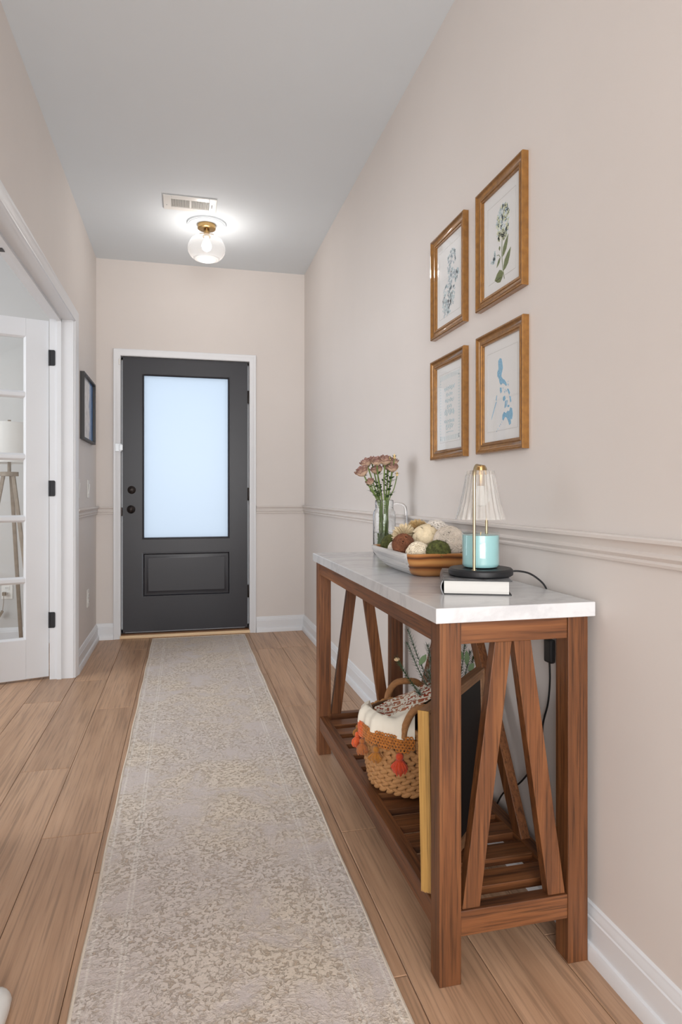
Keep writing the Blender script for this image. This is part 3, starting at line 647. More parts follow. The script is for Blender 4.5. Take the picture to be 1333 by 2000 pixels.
# script
f3 = gold_frame(2.109, 1.352, FW+.004, FH-.002, 'gold framed pale blue handwritten script print with gingham border'); mat_lines(f3, FW, FH, .088, .122)
gg = []
for s in (-1, 1):
    for i in range(17): x = -.08+.01*i; gg.append([(x-.0022, s*.108-.008), (x+.0022, s*.108-.008), (x+.0022, s*.108+.008), (x-.0022, s*.108+.008)])
    for i in range(22): z = -.11+.01*i; gg.append([(s*.080-.005, z-.0022), (s*.080+.005, z-.0022), (s*.080+.005, z+.0022), (s*.080-.005, z+.0022)])
flat(gg, f3, 'printed_border', 'gingham_print')
sc_ = []
for z, w, amp in ((.066, .046, .009), (.044, .028, .007), (.023, .040, .008), (.002, .022, .008), (-.018, .044, .013), (-.050, .046, .007), (-.068, .030, .012)):
    pts = []; x = -w
    k = 0
    while x < w:
        pts.append((x + .003*math.sin(k*1.7), z + amp*math.sin(k*1.35)*(.45+.55*abs(math.sin(k*.37+z*90))))); x += .0031; k += 1
    sc_ += stroke([(px_ + (pz_-z)*.5, pz_) for px_, pz_ in pts], .0010)
sc_ += stroke([(-.03, -.088), (.0, -.086), (.034, -.088)], .0012)
flat(sc_, f3, 'printed_script', 'script_print')
# archipelago
f4 = gold_frame(1.725, 1.351, FW, FH-.002, 'gold framed blue archipelago map print'); mat_lines(f4, FW, FH, .092, .118)
isl = [[(-.022,.088),(-.012,.094),(-.002,.090),(.002,.078),(.006,.062),(.000,.050),(-.004,.040),(.006,.030),(.016,.026),(.024,.018),(.030,.010),(.026,.006),(.014,.014),(.004,.018),(-.006,.014),(-.014,.022),(-.018,.034),(-.028,.044),(-.028,.056),(-.020,.064),(-.022,.076)],
  [(-.012,.008),(-.002,.006),(.000,-.006),(-.008,-.010),(-.012,-.002)], [(.030,-.002),(.040,-.004),(.048,-.016),(.044,-.022),(.036,-.012)], [(.044,-.024),(.052,-.028),(.056,-.042),(.050,-.044)],
  [(.008,-.022),(.018,-.020),(.022,-.030),(.012,-.036),(.006,-.030)], [(.020,-.036),(.026,-.034),(.024,-.054),(.016,-.056)], [(.030,-.034),(.034,-.036),(.030,-.054),(.027,-.052)], [(.034,-.050),(.044,-.050),(.044,-.056),(.034,-.056)],
  [(.004,-.074),(.014,-.066),(.024,-.072),(.034,-.066),(.044,-.068),(.050,-.058),(.060,-.062),(.064,-.078),(.060,-.094),(.052,-.090),(.054,-.104),(.044,-.108),(.038,-.096),(.028,-.084),(.018,-.082),(.008,-.092),(.002,-.086)],
  [(-.034,-.014),(-.030,-.012),(-.034,-.028),(-.038,-.026)], [(-.036,-.030),(-.033,-.032),(-.060,-.072),(-.066,-.082),(-.063,-.072)], [(.034,.012),(.040,.010),(.038,.004)], [(.014,-.008),(.018,-.006),(.018,-.014)], [(.024,-.004),(.029,-.006),(.026,-.012)]]
isl += [[(x, z), (x+.003, z+.001), (x+.001, z-.003)] for x, z in ((-.002,-.094), (-.010,-.100), (-.016,-.104), (-.026,-.112), (-.034,-.118), (.006,.004), (.018,-.002), (.036,.018))]
flat(isl, f4, 'printed_islands', 'map_print')

# ------------------------------------------------------------------ things on the tabletop
TZ = .806
bang = math.atan2(1.391-1.451, .748-.599)
bk = root('hardcover_book', (.602, 1.453, TZ), bang); tag(bk, 'thick hardcover book with black and white cover under the candle lamp', 'book')
bw, bd_, bh = .160, .235, .036
MB().box(.004, bw-.004, .002, bd_-.002, .0028, bh-.0028).build('page_block', 'pages', bk)
for z in (0, bh-.0028): MB().box(.003, bw+.002, -.002, bd_+.002, z, z+.0028).build('cover_board', ['book_black', 'book_cover'][0 if z == 0 else 1], bk, bevel=.0008)
sp2 = MB(); n = 9; pr = [(-.006*math.sin(math.pi*i/(n-1))+.004, bh*i/(n-1)) for i in range(n)]
sp2.prism([(x, z) for x, z in pr] + [(x-.0025, z) for x, z in reversed(pr)], lambda p: (p[0], -.002, p[1]), lambda p: (p[0], bd_+.002, p[1])); sp2.build('spine', 'book_cover', bk, smooth=50)
MB().box(.0, bw+.003, -.0026, -.0019, bh-.0030, bh-.0004).build('cover_edge', 'book_black', bk)

LC = Vector((.725, 1.502, TZ+bh)); u = Vector((-.038, -.047, 0)).normalized()
cw_ = root('candle_warmer_lamp', LC); tag(cw_, 'brass candle warmer lamp with ribbed glass shade on a black disc', 'lamp')
MB().lathe([(0,0),(.074,0),(.0795,.004),(.0800,.008),(.0800,.015),(.0775,.018),(.076,.0195),(0,.0195)], 56).build('lamp_base', 'black_base', cw_, smooth=35)
fr_, rear = u*.0665, u*-.0665; pts = [fr_ + Vector((0,0,.019)), fr_ + Vector((0,0,.15)), fr_ + Vector((0,0,.245))]
for i in range(1, 7):
    a = math.pi/2*i/6; pts.append(fr_*(1-.42*(1-math.cos(a))) + Vector((0,0,.245+.030*math.sin(a))))
for i in range(6, 0, -1):
    a = math.pi/2*i/6; pts.append(rear*(1-.42*(1-math.cos(a))) + Vector((0,0,.245+.030*math.sin(a))))
pts += [rear + Vector((0,0,.245)), rear + Vector((0,0,.10)), rear + Vector((0,0,.019))]
MB().tube(pts, .0037, 12).build('brass_arch', 'brass', cw_, smooth=60)
for p in (fr_, rear): MB().lathe([(0,.019),(.006,.019),(.006,.0215),(.0038,.022)], 14).build('collar', 'brass', cw_, p, smooth=40)
MB().lathe([(0,.276),(.010,.276),(.012,.270),(.012,.235),(.010,.225),(0,.225)], 20).build('lamp_socket', 'aged_brass', cw_, smooth=40)
MB().lathe([(.008,.226),(.018,.205),(.020,.190),(.014,.176),(0,.172)], 16).build('warmer_bulb', 'white_plastic', cw_, smooth=50)
NR = 22
sh = MB().lathe([(.010,.264),(.033,.263),(.034,.257),(.0355,.252),(.040,.225),(.048,.185),(.056,.155),(.0602,.141),(.0590,.141),(.0545,.156),(.0465,.185),(.0385,.225),(.034,.252)], NR*6, rf=lambda i, n: 1 + .045*math.cos(2*math.pi*i*NR/n))
sh.build('lamp_shade', 'shade_glass', cw_, smooth=60)
cj = root('jar_candle', LC + Vector((0,0,.0197))); tag(cj, 'teal candle in a clear glass jar under the ribbed lamp shade', 'candle')
MB().lathe([(0,0),(.042,0),(.0465,.004),(.0475,.010),(.0475,.089),(.0468,.090),(.0452,.089)], 48).build('jar', 'candle_glass', cj, smooth=40)
MB().lathe([(0,.003),(.041,.003),(.0445,.007),(.0450,.012),(.0450,.082),(.043,.0815),(0,.081)], 48).build('wax', 'candle_wax', cj, smooth=40)
MB().tube([(0,0,.081), (.001,0,.089)], .0012, 6).build('wick', 'sola_tan', cj)

# cord from the lamp over the back edge, inline dimmer, then down to the floor
def smooth_path(P, k=6):
    P = [Vector(p) for p in P]; out = []
    for i in range(len(P)-1):
        a, b, c, d = P[max(i-1, 0)], P[i], P[i+1], P[min(i+2, len(P)-1)]
        for j in range(k):
            t = j/k; out.append(.5*((2*b) + (c-a)*t + (2*a-5*b+4*c-d)*t*t + (3*b-a-3*c+d)*t**3))
    return out + [P[-1]]
cordr = root('lamp_cord', (.807, 1.49, TZ+bh+.010)); tag(cordr, 'black lamp cord with inline dimmer trailing behind the console', 'cord')
o_ = Vector(cordr.location)
c1 = smooth_path([(.806, 1.494, .851), (.825, 1.490, .851), (.852, 1.487, .845), (.876, 1.484, .830), (.8935, 1.482, .812), (.8995, 1.480, .79), (.8995, 1.475, .74), (.897, 1.462, .705), (.892, 1.455, .690)])
MB().tube([p-o_ for p in c1], .0024, 8).build('cable', 'black_rubber', cordr, smooth=60)
dm = MB().box(-.008, .008, -.016, .016, -.030, .030).build('dimmer', 'black_base', cordr, Vector((.888, 1.452, .655))-o_, bevel=.005)
c2 = smooth_path([(.888, 1.452, .626), (.888, 1.450, .58), (.890, 1.462, .52), (.893, 1.49, .46), (.894, 1.50, .40), (.892, 1.53, .34), (.888, 1.60, .26), (.884, 1.68, .20), (.888, 1.74, .13), (.878, 1.80, .03), (.872, 1.95, .004), (.868, 2.2, .004)])
MB().tube([p-o_ for p in c2], .0024, 8).build('cable', 'black_rubber', cordr, smooth=60)

# ------------------------------------------------------------------ dough bowl
BW = root('dough_bowl', (.712, 1.912, TZ)); tag(BW, 'whitewashed wooden dough bowl filled with decorative balls', 'bowl')
def sup(a, b, e, n=64):
    out = []
    for i in range(n):
        t = 2*math.pi*(i+.5)/n; c, s = math.cos(t), math.sin(t)
        out.append((a*math.copysign(abs(c)**(2/e), c), b*math.copysign(abs(s)**(2/e), s)))
    return out
q = MB(); rows = []
HB = .070
for t in (0, .06, .18, .34, .52, .7, .86, 1.0):
    k = math.sin(t*math.pi/2)**.75; rows.append([(x, y, HB*t) for x, y in sup(.052+.056*k, .138+.056*k, 4.5+4*t)])
rows.append([(x, y, HB+.0015) for x, y in sup(.104, .190, 8)]); rows.append([(x, y, HB) for x, y in sup(.095, .181, 8)])
for t in (.8, .55, .3, .15): k = math.sin(t*math.pi/2)**.75; rows.append([(x, y, HB*t+.006) for x, y in sup(.040+.056*k, .126+.056*k, 4.5+3*t)])
n = 64; vv = [p for r in rows for p in r]; ff = [(i*n+j, i*n+(j+1) % n, (i+1)*n+(j+1) % n, (i+1)*n+j) for i in range(len(rows)-1) for j in range(n)]
ff.append(tuple(range(n-1, -1, -1))); ff.append(tuple((len(rows)-1)*n+j for j in range(n)))
q.add(vv, ff)
for i, f in enumerate(q.f):
    c = Vector((0,0,0))
    for k in f: c += Vector(q.v[k])
    c /= len(f); endy = abs(c.y)/.194 > abs(c.x)/.108*.98 or False
    row = i // n
    q.m[i] = 0 if (row < 9 and not endy and c.x < 0) or (row < 9 and not endy) else 1
q.build('bowl_body', ['whitewash', 'bowl_wood'], BW, smooth=30)

def at(px, py, depth):
    F_ = Vector((math.sin(YAW), math.cos(YAW), 0)); Rt = Vector((math.cos(YAW), -math.sin(YAW), 0))
    return Vector((0,0,CAMZ)) + F_*depth + Rt*((px-666.5)/FPX*depth) + Vector((0,0,-(py-966)/FPX*depth))
def rdir(r_):
    z = r_.uniform(-1, 1); a = r_.uniform(0, 2*math.pi); s = math.sqrt(1-z*z); return Vector((s*math.cos(a), s*math.sin(a), z))
def fib(n):
    return [Vector((math.sqrt(1-(1-2*(i+.5)/n)**2)*math.cos(i*2.39996), math.sqrt(1-(1-2*(i+.5)/n)**2)*math.sin(i*2.39996), 1-2*(i+.5)/n)) for i in range(n)]
def ball_moss(R, seed):
    q = MB().sphere((0,0,0), R, 48, 32)
    q.v = [tuple(Vector(p)*(1 + .09*mnoise.noise(Vector(p)*160 + Vector((seed,0,0))) + .05*mnoise.noise(Vector(p)*420))) for p in q.v]
    r_ = random.Random(seed)
    for d in fib(700):
        d = (d + rdir(r_)*.1).normalized(); a = d.orthogonal().normalized(); t = (d*.5 + rdir(r_)).normalized()
        p = d*R*.97; e = p + t*R*.13; s = a*R*.022
        q.add([p-s, p+s, e], [(0,1,2)])
    return q
def ball_vine(R, n, r, seed):
    q = MB().sphere((0,0,0), R*.82, 20, 14, mi=1); r_ = random.Random(seed)
    for i in range(n):
        ax = rdir(r_); off = r_.uniform(-.45, .45)*R; rad = math.sqrt(R*R-off*off)*r_.uniform(.95, 1.0)
        q.ring(ax*off, rad, r*r_.uniform(.7, 1.3), ax + rdir(r_)*.05, 26, 4)
    return q
def ball_knob(R, n, seed, kr):
    q = MB().sphere((0,0,0), R*.93, 20, 14); r_ = random.Random(seed)
    for d in fib(n):
        s = kr*r_.uniform(.75, 1.25); c = d*R*.94
        q.ring(c + d*s*.3, s*.62, s*.42, d, 8, 5)
    return q
def ball_spiky(R, n, seed, core=.35):
    q = MB().sphere((0,0,0), R*core, 12, 8); r_ = random.Random(seed)
    for d in fib(n):
        d = (d + rdir(r_)*.10).normalized(); a = (d.orthogonal().normalized()*math.cos(r_.random()*6) + d.cross(d.orthogonal().normalized())*math.sin(r_.random()*6)).normalized()
        L_ = R*r_.uniform(.88, 1.05); w = R*.055
        q.add([d*R*core*.8 - a*w*.6, d*R*core*.8 + a*w*.6, d*L_*.8 + a*w, d*L_ + rdir(r_)*R*.03, d*L_*.8 - a*w], [(0,1,2,3,4)])
    return q
def ball_folded(R, seed):
    q = MB(); r_ = random.Random(seed); q.sphere((0,0,0), R*.9, 24, 16)
    for d in fib(26):
        a = d.orthogonal().normalized(); b = d.cross(a); ph = r_.random()*6; a, b = a*math.cos(ph)+b*math.sin(ph), b*math.cos(ph)-a*math.sin(ph)
        v = []; m_ = 5
        for i in range(m_):
            for j in range(m_):
                s, t = (i/(m_-1)-.5), (j/(m_-1)-.5); p = (d + a*s*.85 + b*t*.85*(1-abs(s)*.5)).normalized()*R*(.99 + .07*(t+.5)); v.append(p)
        q.add(v, [(i*m_+j, (i+1)*m_+j, (i+1)*m_+j+1, i*m_+j+1) for i in range(m_-1) for j in range(m_-1)])
    return q
balls = [  # name, px, py, depth, builder, material, label
  ('moss_ball', 764, 1064, 2.157, lambda: ball_moss(.034, 11), 'moss', 'green moss ball tucked beside the flower vase in the bowl'),
  ('shell_ball', 775, 1072, 2.028, lambda: ball_knob(.024, 60, 5, .006), 'shell_white', 'small whitish shell ball squeezed beside the brown vine ball'),
  ('vine_ball', 788, 1064, 1.97, lambda: ball_vine(.0335, 70, .0014, 21), ['vine_brown', 'vine_core'], 'dark brown twig vine ball at the bowl edge'),
  ('sola_flower', 790, 1047, 2.078, lambda: ball_spiky(.043, 520, 8), 'sola_cream', 'spiky cream wood-shaving flower above the brown vine ball'),
  ('sola_ball', 816, 1036, 2.179, lambda: ball_spiky(.040, 1100, 9, .6), 'sola_tan', 'fluffy tan ball at the top of the heap'),
  ('folded_ball', 832, 1050, 1.999, lambda: ball_folded(.041, 4), 'sola_cream', 'smooth cream ball of folded petals in the middle'),
  ('cone_ball', 853, 1042, 2.069, lambda: ball_knob(.040, 90, 15, .009), 'shell_white', 'white knobbly ball behind the folded petal ball'),
  ('white_vine_ball', 878, 1058, 1.938, lambda: ball_vine(.047, 110, .0015, 31), ['vine_white', 'vine_white_core'], 'large white twig vine ball behind the candle jar'),
  ('knobbed_ball', 817, 1082, 1.917, lambda: ball_knob(.034, 130, 17, .0062), 'shell_cream', 'cream knobbly seed-pod ball at the front of the bowl'),
  ('moss_ball', 857, 1079, 1.873, lambda: ball_moss(.0355, 42), 'moss', 'round green moss ball at the front of the bowl'),
]
for nm, px, py, dp, fn, mt, lab in balls:
    o = fn().build(nm, mt, None, at(px, py, dp), (rnd.random()*3, rnd.random()*3, rnd.random()*3), None if mt in ('sola_cream', 'sola_tan') else 60)
    tag(o, lab, 'decorative ball', 'decorative balls in the dough bowl')

# ------------------------------------------------------------------ jar vase with dried roses
VC = Vector((.787, 2.505, TZ)); vs = root('glass_jar_pitcher', VC); tag(vs, 'clear glass jar mug with handle holding dried roses', 'vase')
MB().lathe([(0,0),(.040,0),(.0445,.004),(.0460,.012),(.0460,.158),(.0440,.170),(.0375,.180),(.0360,.186),(.0375,.190),(.0360,.194),(.0375,.198),(.0365,.216),(.0345,.217),(.0335,.215),(.0335,.185),(.0410,.168),(.0425,.158),(.0425,.012),(.040,.007),(0,.007)], 48).build('jar', 'jar_glass', vs, smooth=40)
MB().lathe([(0,.0072),(.040,.0072),(.0422,.012),(.0422,.085),(0,.085)], 40).build('water', 'water', vs, smooth=40)
h_ = Vector((1,-.25,0)).normalized()
MB().tube(smooth_path([h_*.036+Vector((0,0,.200)), h_*.055+Vector((0,0,.203)), h_*.078+Vector((0,0,.195)), h_*.086+Vector((0,0,.175)), h_*.0865+Vector((0,0,.13)), h_*.086+Vector((0,0,.085)), h_*.075+Vector((0,0,.060)), h_*.045+Vector((0,0,.055))]), .0062, 12).build('handle', 'handle_glass', vs, smooth=60)
def rose_bloom(R, seed):
    q = MB(); q.c = []; r_ = random.Random(seed)
    ci, ce = Vector(srgb(224, 192, 164)), Vector(srgb(126, 72, 80))
    def petal(th, r0, top, bottom, width, flare):
        m_, k_ = 6, 5; v = []; 
        for i in range(m_):
            t = i/(m_-1)
            for j in range(k_):
                s = j/(k_-1)*2-1
                rad = r0*math.sin(min(1, t*1.25+.12)*math.pi/2) + flare*max(0, t-.6)**2*4
                z = bottom + (top-bottom)*t*(1-.18*s*s*t); a = th + s*width*(.55+.45*math.sin(t*math.pi*.8+.3)) + r_.uniform(-.03,.03)
                rad *= 1 + .06*mnoise.noise(Vector((a*3, z*200, seed)))
                v.append((rad*math.cos(a), rad*math.sin(a), z)); e = max(t, abs(s)*.9*t)**6
                q.c.append(ci.lerp(ce, min(1, e*r_.uniform(.7, 1.15))))
        q.add(v, [(i*k_+j, i*k_+j+1, (i+1)*k_+j+1, (i+1)*k_+j) for i in range(m_-1) for j in range(k_-1)])
    for ring, (n, r0, top, w, fl) in enumerate(((3, .30, .72, 1.1, 0), (4, .52, .80, .95, .02), (5, .78, .72, .85, .10), (6, 1.0, .52, .75, .28))):
        for i in range(n): petal(2*math.pi*i/n + ring*.6 + r_.uniform(-.2, .2), R*r0, R*top*r_.uniform(.9, 1.1), -R*.75, w, R*fl*r_.uniform(.4, 1.3))
    return q
roses = [(712, 921, .0255, 0), (719, 904, .0235, 1), (727, 899, .018, 1), (737, 902, .0225, 0), (752, 900, .0250, 0), (768, 902, .019, 1), (766, 914, .022, 0), (738, 918, .024, 1), (725, 941, .0165, 0), (757, 912, .017, 1)]
buds = [(771, 892, .010), (762, 896, .009), (776, 926, .009)]
dep0 = Vector((VC.x*math.sin(YAW) + VC.y*math.cos(YAW), 0, 0)).x
bloom_me = [rose_bloom(1.0, s).mesh('bloom', 'rose_petal', 60) for s in (2, 9, 14)]
RV = random.Random(12)
def leaf_mesh(q, p, d, L_, w, up):
    d = Vector(d).normalized(); a = d.cross(Vector(up)).normalized(); nrm = a.cross(d)
    v = []
    for t, k in ((0,.05),(.25,.8),(.5,1),(.75,.7),(1,.02)):
        c = Vector(p) + d*L_*t - nrm*L_*.18*t*t; v += [c - a*w*k, c + nrm*w*.15*k*0 , c + a*w*k]
    q.add(v, [(i*3+j, i*3+j+1, i*3+j+4, i*3+j+3) for i in range(4) for j in range(2)])
for i, (px, py, R, kind) in enumerate(roses + [(a, b, c, 2) for a, b, c in buds]):
    tip = at(px, py, dep0 + (.03 if kind == 1 else -.025)*(.6+.5*RV.random())) - VC
    foot = Vector((RV.uniform(-.024, .024), RV.uniform(-.024, .024), .012)); neck = Vector((tip.x*.32, tip.y*.32, .205)); 
    if neck.xy.length > .026: neck.xy = neck.xy*(.026/neck.xy.length)
    base = tip - Vector((0, 0, R*.7)); foot -= Vector((neck.x, neck.y, 0))*.5
    rt = root('dried_rose', VC + foot)
    lab_ = {0: 'dried rose with deep burgundy petal edges leaning outward from the bunch', 8: 'small half-open dried rose hanging below the other blooms', 5: 'tan dried rose beside the pointed rosebuds', 10: 'tallest pointed rosebud above the roses', 12: 'low curled rosebud beneath the tan roses'}.get(i)
    tag(rt, lab_ if lab_ else 'dried dusty pink rose standing in the glass jar' if kind < 2 else 'closed rosebud with pointed sepals in the glass jar', 'flower', 'dried roses in the jar' if kind < 2 else 'rosebuds in the jar')
    path = smooth_path([Vector((0,0,0)), (neck-foot)*.55 + Vector((0,0,-.01)), neck-foot, (neck-foot).lerp(base-foot, .55) + Vector((RV.uniform(-.004,.004), RV.uniform(-.004,.004), 0)), base-foot])
    MB().tube(path, .0030 if kind < 2 else .0020, 7).build('stem', 'flower_stem', rt, smooth=60)
    dirv = (path[-1]-path[-4]).normalized()
    if kind < 2:
        b_ = put('bloom', bloom_me[i % 3], rt, base - foot + dirv*R*.72); b_.scale = (R, R, R*1.05)
        b_.rotation_euler = (dirv + Vector((-.15, -.35, 0))).to_track_quat('Z', 'Y').to_euler()
    else:
        q = MB().lathe([(0,-R),(R*.55,-R*.7),(R*.62,-R*.1),(R*.4,R*.7),(0,R*1.2)], 10); q.build('bud', 'sola_tan', rt, base-foot+Vector((0,0,R*.7)), smooth=60)
    q = MB(); zc_ = base - foot
    for k in range(5):
        a = k*1.256 + i; dd = Vector((math.cos(a), math.sin(a), 1.5 if kind == 2 else .35)); leaf_mesh(q, zc_, dd, R*(1.9 if kind == 2 else 1.0), R*.22, (0,0,1))
    q.build('sepals', 'flower_leaf', rt)
    q = MB()
    for k in range(6 if kind < 2 else 3):
        p = (neck-foot).lerp(base-foot, RV.uniform(.15, .8)); a = RV.random()*6.28
        leaf_mesh(q, p, (math.cos(a), math.sin(a), .7), RV.uniform(.018, .034), .0065, (0,0,1))
    q.build('leaves', 'flower_leaf', rt)

# ------------------------------------------------------------------ basket on the shelf
SZ = .1555; BC = Vector((.700, 1.912, SZ)); bs = root('woven_basket', BC); tag(bs, 'woven water hyacinth basket with two wrapped handles under the console', 'basket')
BH = .215
def brad(z):
    t = z/BH; return .136 + .022*math.sin(min(1, t*1.15)*math.pi*.62)
MB().lathe([(0,.004),(.120,.004)] + [(brad(BH*t)-.006, .004+(BH-.010)*t) for t in (0,.1,.3,.5,.7,.9,1)] + [(brad(BH)-.014, BH-.006)] + [(brad(BH*t)-.014, .004+BH*t) for t in (.8,.5,.2,.05)] + [(0,.014)], 48).build('basket_wall', 'basket_core', bs, smooth=50)
q = MB(); q.sphere((0,0,0), 1, 8, 6, (1, .42, .40))
q.v = [(x, y + .10*x*x - .04, z*(1-.15*x)) for x, y, z in q.v]
strand = q.mesh('strand', 'straw', 60)
rest = MB(); NRW, NS = 10, 34; count = 0
for r in range(NRW):
    z = .012 + (BH-.020)*(r+.5)/NRW; Rr = brad(z)
    for i in range(NS):
        for half in (-1, 1):
            a = 2*math.pi*(i + .5*(r % 2) + .25*half)/NS; s = .0195
            c = Vector((Rr*math.cos(a), Rr*math.sin(a), z + half*.0048)); tg = Vector((-math.sin(a), math.cos(a), 0)); nr = Vector((math.cos(a), math.sin(a), 0))
            tl_ = (tg*.86 - Vector((0,0,1))*half*.50 + nr*.06).normalized(); up = nr; sd = up.cross(tl_).normalized(); up = tl_.cross(sd)
            deg = math.degrees(a) % 360
            if 140 < deg < 290:
                o = put('strand', strand, bs, c); o.scale = (s*RV.uniform(.9, 1.12), s*RV.uniform(.9, 1.15), s*.95); o.rotation_euler = Matrix((tl_, sd, up)).transposed().to_euler(); count += 1
            else:
                n0 = len(rest.v); rest.sphere((0,0,0), s, 6, 4, (1, .42, .4)); rest.v[n0:] = [tuple(c + tl_*p[0] + sd*p[1] + up*p[2]) for p in rest.v[n0:]]
ro = rest.build('strands', 'straw', bs, smooth=60); ro['kind'] = 'stuff'
def handle(adeg, hgt):
    a = R_(adeg); tg = Vector((-math.sin(a), math.cos(a), 0)); c = Vector((brad(BH)*math.cos(a), brad(BH)*math.sin(a), 0))
    P = smooth_path([c + tg*-.068 + Vector((0,0,BH-.03)), c + tg*-.060 + Vector((0,0,BH+.012)), c*1.0 + tg*-.036 + Vector((0,0,BH+hgt*.88)), c + Vector((0,0,BH+hgt)), c + tg*.036 + Vector((0,0,BH+hgt*.88)), c + tg*.060 + Vector((0,0,BH+.012)), c + tg*.068 + Vector((0,0,BH-.03))], 9)
    hd = MB().tube(P, .0085, 10).build('handle', 'straw_dark', bs, smooth=60)
    w = MB()
    for i in range(2, len(P)-2):
        for f_ in (0, .5):
            p = P[i].lerp(P[i+1], f_); ax = (P[i+1]-P[i]).normalized() + Vector((.12, .12, 0)); w.ring(p, .0085, .0024, ax, 12, 5)
    w.build('handle_wrap', 'straw_dark', hd, smooth=60)
handle(80, .048); handle(262, .060)

# blanket
bl_ = root('throw_blanket', BC + Vector((0,0,.12))); tag(bl_, 'cream throw with rust woven pattern, crochet edge and tassels in the basket', 'blanket')
def top_z(x, y):
    t = max(0, min(1, (x*.97 - y*.25 + .115)/.20)); t = t*t*(3-2*t); far = max(0, min(1, (y-.02)/.10))
    return BH - .006 + .098*t*(1-.55*far) + .010*math.exp(-((x+.06)**2+(y+.07)**2)/.003) + .008*mnoise.noise(Vector((x*22, y*22, 3)))
q = MB(); q.c = []; NT = 96; rings_in = [.004, .03, .055, .08, .10, .118, .132]
ta, tb = R_(152), R_(250)
def hem(th): return BH + .012 - .020*math.sin((th-ta)/(tb-ta)*math.pi)*.4 + .004*math.sin(th*9)
for i in range(NT):
    th = 2*math.pi*i/NT
    for r in rings_in:
        x, y = r*math.cos(th), r*math.sin(th); q.v.append((x, y, top_z(x, y)-.12)); q.c.append((.3+x*.97-y*.235, .03 + (.168 - (-x*.80 - y*.60))*1.0 - .06, .3+x*.235+y*.97))
k = len(rings_in)
for i in range(NT):
    j = (i+1) % NT
    for t in range(k-1): q.f.append((i*k+t, j*k+t, j*k+t+1, i*k+t+1)); q.m.append(0)
# flap over the rim
NF = 44; base_i = len(q.v); flap = []
for i in range(NF):
    th = ta + (tb-ta)*i/(NF-1); hz = hem(th); wob = .004*math.sin(th*11) + .003*math.sin(th*23+1)
    x, y = .132*math.cos(th), .132*math.sin(th); z0 = top_z(x, y)
    rowp = [(.132, z0), (.144, max(z0, BH+.018)+.004), (.156, BH+.020+wob), (.168+wob, BH+.008), (.172+wob, BH-.008), (.1725+wob*1.2, BH-.026)]
    for jj, (r, z) in enumerate(rowp):
        q.v.append((r*math.cos(th), r*math.sin(th), z-.12)); q.c.append((th*.15, .030 - jj*.005, 0))
for i in range(NF-1):
    for j in range(5): a_ = base_i + i*6 + j; q.f.append((a_, a_+1, a_+7, a_+6)); q.m.append(0)
cloth = q.build('cloth', 'blanket_cloth', bl_, smooth=70)
cr = MB(); cr.c = []
def yarn_col(t):
    st = [(0, srgb(186,130,52)), (.12, srgb(192,134,52)), (.16, srgb(222,98,44)), (.30, srgb(218,104,46)), (.38, srgb(184,112,42)), (1, srgb(184,112,40))]
    for (p0, c0), (p1, c1) in zip(st[:-1], st[1:]):
        if t <= p1: return Vector(c0).lerp(Vector(c1), (t-p0)/(p1-p0))
    return Vector(st[-1][1])
NC = 30
for row in range(5):
    for i in range(NC):
        t = (i + .5*(row % 2))/NC; th = ta + (tb-ta)*min(1, t); z = BH-.026-row*.0080; Rr = .1745 + .002*math.sin(th*11)
        if row == 4 and (i % 6) in (0, 5): continue
        c = Vector((Rr*math.cos(th), Rr*math.sin(th), z-.12)); nr = Vector((math.cos(th), math.sin(th), .15))
        n0 = len(cr.v); cr.ring(c, .0050, .0022, nr + Vector((0,0,RV.uniform(-.3,.3))), 9, 5); cr.v[n0:] = [(p[0], p[1], c.z + (p[2]-c.z)*1.25) for p in map(tuple, cr.v[n0:])]
        cr.c += [yarn_col(t)*RV.uniform(.8, 1.15)]*(len(cr.v)-n0)
ce_ = cr.build('crochet_edge', 'yarn', bl_, smooth=70); ce_['kind'] = 'stuff'
def tassel(th, col, R, L_, zt):
    q = MB(); q.c = []; n = 26
    q.sphere((0,0,-R*.45), R*.50, 12, 8)
    for k_ in range(34):
        a_ = k_*2.399; rr_ = math.sqrt((k_+.5)/34); fl = R*1.0*rr_*RV.uniform(.8, 1.1); le = L_*RV.uniform(.84, 1.04)
        q.tube([(R*.30*rr_*math.cos(a_), R*.30*rr_*math.sin(a_), -R*.85), (fl*.95*math.cos(a_), fl*.95*math.sin(a_), -R*1.5), (fl*1.08*math.cos(a_+.1), fl*1.08*math.sin(a_+.1), -le*.78), (fl*.80*math.cos(a_+.15), fl*.80*math.sin(a_+.15), -le)], [R*.10, R*.17, R*.17, R*.09], 5)
    q.ring((0,0,-R*.95), R*.42, R*.10, (0,0,1), 12, 5)
    q.c = [Vector(col)*(.85+.3*RV.random()) for _ in q.v]
    Rr = .1795; o = q.build('tassel', 'yarn', bl_, (Rr*math.cos(th), Rr*math.sin(th), zt-.12), (0,0,0), 50)
    return o
for td, col, R, L_, zt in ((157, (168,112,44), .014, .042, BH-.054), (170, (214,92,44), .017, .046, BH-.062), (188, (166,96,46), .017, .048, BH-.062), (211, (172,110,36), .021, .044, BH-.062), (236, (198,66,30), .023, .058, BH-.066)):
    tassel(R_(td), srgb(*col), R, L_, zt)

